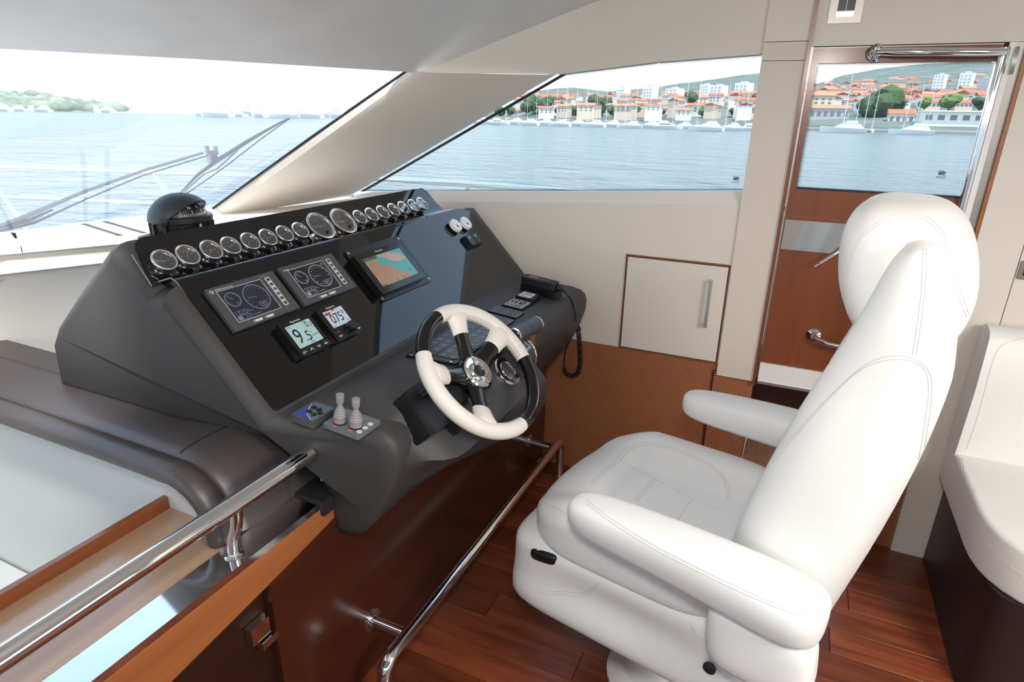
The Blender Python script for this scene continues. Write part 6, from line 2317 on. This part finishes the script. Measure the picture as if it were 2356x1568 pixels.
# ---- trees
def treeproto(name, m):
    e = empty(name)
    bm = nb()
    rt = random.Random(5)
    for k in range(9):
        t = bmesh.new()
        bmesh.ops.create_icosphere(t, subdivisions=2, radius=1)
        c = V((rt.uniform(-0.3, 0.3), rt.uniform(-0.38, 0.38), rt.uniform(0.35, 0.85)))
        r_ = rt.uniform(0.22, 0.36)
        mp = {v.index: bm.verts.new(c+v.co*r_*rt.uniform(0.85, 1.15)) for v in t.verts}
        for f in t.faces: fc(bm, [mp[v.index] for v in f.verts])
        t.free()
    make('crown', bm, m, e, center=False, smooth=False)
    bm = nb()
    tube(bm, [(0, 0, -0.1), (0, 0, 0.5)], [0.05, 0.03], 6)
    make('trunk', bm, 'trunk', e, center=False)
    return e
tp = [treeproto('harbour_tree', 'tree'), treeproto('harbour_tree', 'tree2')]
tu = [False, False]
def put_tree(px, py, X, s, k, lab='dark green tree among the houses along the harbour', sy=1.0):
    p = terr(px, py, X)
    for _ in range(12):
        if free(p, s*sy*0.62): break
        X += 5
        p = terr(px, py, X)
    W = M.Translation(p) @ M.Rotation(rh.uniform(0, 6), 4, 'Z') @ M.Diagonal((s*sy, s*sy, s, 1))
    kw = dict(label=lab, cat='tree', group='trees along the harbour')
    if not tu[k]:
        tu[k] = True
        WM[tp[k].name] = W
        tp[k].matrix_basis = W
        setp(tp[k], **kw)
    else:
        copy_tree(tp[k], W, **kw)
for px, py, s in ((1212, 262, 6), (1228, 258, 7), (1258, 256, 6), (1276, 262, 7), (1292, 268, 5), (1318, 272, 5), (1336, 270, 6), (1372, 266, 8), (1386, 262, 7), (1350, 268, 5), (1410, 268, 4), (1590, 240, 5), (1150, 268, 4), (1175, 266, 4), (1640, 272, 4), (1560, 268, 4), (1580, 272, 5), (1745, 240, 5), (1690, 268, 4)):
    put_tree(px, py, 330, s*1.25, 0)
LT = 'pale green tree among the houses along the harbour'
for px, py, s in ((1305, 270, 5), (1362, 272, 5), (1230, 272, 4), (1460, 262, 4), (1520, 266, 4), (1615, 268, 4), (1700, 270, 4)):
    put_tree(px, py, 330, s*1.2, 1, LT)
put_tree(2018, 282, 330, 15, 0, 'great dark tree standing at the water in the door window', 1.1)
put_tree(1996, 280, 325, 10, 0, 'dark tree on the bow side of the great tree in the door window')
put_tree(2052, 262, 340, 8, 0, 'dark tree leaning out behind the orange-roofed harbour house')
put_tree(2182, 252, 330, 6, 1, 'bright green round tree above the white harbour hall', 1.3)
put_tree(2252, 254, 330, 5, 0, 'dark tree by the chrome door edge above the white harbour hall', 1.3)
put_tree(2126, 252, 340, 5, 1, 'small green tree at the end of the white harbour hall')
# ---- boats
def hullmesh(bm, L, B, H, sheer=0.35):
    rings = []
    for k in range(9):
        t = k/8
        x = -L/2+L*t
        wd = B/2*(1-(max(0, t-0.45)/0.55)**2.2)*0.98+0.02
        zt = H*(1+sheer*t*t)
        rings.append([(x, wd, zt), (x, wd*0.8, 0.15*H), (x, 0, -0.15), (x, -wd*0.8, 0.15*H), (x, -wd, zt)])
    loft(bm, rings)
def yacht(name, motor):
    e = empty(name)
    bm = nb()
    hullmesh(bm, 1.0, 0.27 if motor else 0.22, 0.10 if motor else 0.085)
    make('hull', bm, 'hull', e, center=False, sharp=40)
    bm = nb()
    if motor:
        prism(bm, [(-0.42, -0.10, 0.10), (0.20, -0.10, 0.12), (0.06, -0.09, 0.20), (-0.34, -0.09, 0.20)], (0, 0.20, 0))
        prism(bm, [(-0.30, -0.08, 0.21), (0.0, -0.08, 0.21), (-0.06, -0.07, 0.27), (-0.26, -0.07, 0.27)], (0, 0.16, 0))
    else:
        prism(bm, [(-0.25, -0.07, 0.075), (0.2, -0.06, 0.085), (0.12, -0.05, 0.12), (-0.22, -0.06, 0.13)], (0, 0.13, 0))
    make('cabin', bm, 'hull', e, center=False, smooth=False)
    bm = nb()
    if motor: prism(bm, [(-0.30, -0.102, 0.135), (0.15, -0.102, 0.142), (0.05, -0.098, 0.18), (-0.28, -0.098, 0.18)], (0, 0.204, 0))
    else: prism(bm, [(-0.15, -0.068, 0.095), (0.12, -0.062, 0.10), (0.06, -0.06, 0.112), (-0.13, -0.064, 0.115)], (0, 0.13, 0))
    make('window_band', bm, 'hwin', e, center=False, smooth=False)
    if not motor:
        bm = nb()
        tube(bm, [(0.05, 0, 0.08), (0.05, 0, 1.6)], [0.0085, 0.006], 6)
        tube(bm, [(0.05, 0, 0.22), (-0.35, 0, 0.20)], [0.010, 0.010], 6)
        tube(bm, [(0.05, -0.07, 0.8), (0.05, 0.07, 0.8)], 0.004, 4)
        tube(bm, [(0.05, 0, 1.59), (0.49, 0, 0.10)], 0.0022, 3)
        tube(bm, [(0.05, 0, 1.59), (-0.49, 0, 0.08)], 0.0022, 3)
        make('mast', bm, 'mast', e, center=False)
    return e
bp = [yacht('sailing_yacht', False), yacht('motor_yacht', True)]
bu = [False, False]
def put_boat(px, X, L, k, rot, lab, grp, dz=0.0):
    d = ray(px, 285)
    # keep the boat afloat at this bearing and distance
    for _ in range(14):
        s = X/d.x
        if free(V((d.x*s, d.y*s, 0)), L*(0.5 if 45 < abs(rot) < 135 else 0.16)): break
        X -= 3
    W = M.Translation((d.x*s, d.y*s, -3.0+dz)) @ M.Rotation(radians(rot), 4, 'Z') @ M.Diagonal((L, L, L, 1))
    kw = dict(label=lab, cat='boat', group=grp)
    if not bu[k]:
        bu[k] = True
        WM[bp[k].name] = W
        bp[k].matrix_basis = W
        setp(bp[k], **kw)
    else:
        copy_tree(bp[k], W, **kw)
SL = 'white sailing yacht moored with bare mast along the far quay'
ML = 'white motor yacht moored along the far quay'
for px in (1165, 1192, 1214, 1236, 1258, 1280, 1302, 1328, 1350, 1372, 1395, 1417, 1440, 1462, 1492, 1516, 1546, 1576, 1606, 1640, 1668, 1692, 1714, 1738):
    put_boat(px+rh.uniform(-2, 2), rh.uniform(247, 251), rh.uniform(8.5, 10.5), 0, 180+rh.uniform(-3, 3), SL, 'sailing yachts along the far quay')
for i, px in enumerate((1118, 1150, 1182, 1214, 1250, 1286, 1324, 1364, 1404, 1448, 1492, 1538, 1570, 1680, 1736)):
    put_boat(px, 226 if i % 2 else 236, rh.uniform(8.5, 10.5), 1, rh.choice((90, 84, -88, 95)), ML, 'motor yachts along the far quay')
put_boat(1625, 212, 11, 1, 82, 'largest motor yacht moored in front of the others in the side window', 'motor yachts along the far quay')
put_boat(1942, 240, 14, 1, 85, 'big white motor yacht moored in the door window before the great tree', 'motor yachts in the door window')
put_boat(2100, 238, 12.5, 1, 85, 'white motor yacht moored in the door window before the white hall', 'motor yachts in the door window')
for px, L in ((1940, 13), (1968, 9), (1988, 9), (2008, 9), (2080, 10), (2106, 10), (2132, 9)):
    put_boat(px, 256, L, 0, 180, 'white sailing yacht with bare mast moored in the door window', 'sailing yachts in the door window')
def put_boat_r(px, R, L, k, rot, lab, grp):
    d = ray(px, 268)
    for _ in range(14):
        h = V((d.x, d.y, 0)).normalized()*R
        if free(h, L*0.5): break
        R += 20
    W = M.Translation((h.x, h.y, -3.0)) @ M.Rotation(radians(rot), 4, 'Z') @ M.Diagonal((L, L, L, 1))
    copy_tree(bp[k], W, label=lab, cat='boat', group=grp)
for i, px in enumerate((462, 500, 520, 548, 575, 600, 622, 648, 668, 690, 705, 722, 740, 760, 778)):
    k = 1 if i % 3 else 0
    put_boat_r(px, rh.uniform(340, 380), rh.uniform(14, 24) if k else 15, k, rh.uniform(60, 130), 'white motor yacht in the sunlit marina seen through the windshield' if k else 'white sailing yacht in the sunlit marina seen through the windshield', 'yachts in the sunlit marina')
for px in (700, 718, 735):
    put_boat_r(px, 400, 26, 1, 100, 'tall white superyacht in the sunlit marina seen through the windshield', 'tall yachts in the sunlit marina')
for px in (10, 40, 75, 100, 225, 245):
    put_boat_r(px, 500, 14, 1, rh.uniform(60, 120), 'white motor yacht below the wooded island', 'yachts below the island')
# ---- island pines that can be told from the slope
bm = nb()
rt = random.Random(9)
for k in range(240):
    px = rt.uniform(-60, 285)
    t = rt.random()
    top = 214 if px < 80 else 214+(px-80)/205*36
    py = 250-(250-top)*t+1
    R = 560+340*t
    d = ray(px, py)
    s = R/sqrt(d.x**2+d.y**2)
    c = CAMP+d*s
    t_ = bmesh.new()
    bmesh.ops.create_icosphere(t_, subdivisions=1, radius=1)
    r_ = rt.uniform(4, 8)
    mp = {v.index: bm.verts.new(c+V((v.co.x*r_, v.co.y*r_, v.co.z*r_*0.7))) for v in t_.verts}
    for f in t_.faces: fc(bm, [mp[v.index] for v in f.verts])
    t_.free()
make('island_woods', bm, 'island', kind='stuff', sharp=180, label='sunlit pine woods covering the island through the windshield', cat='woods')
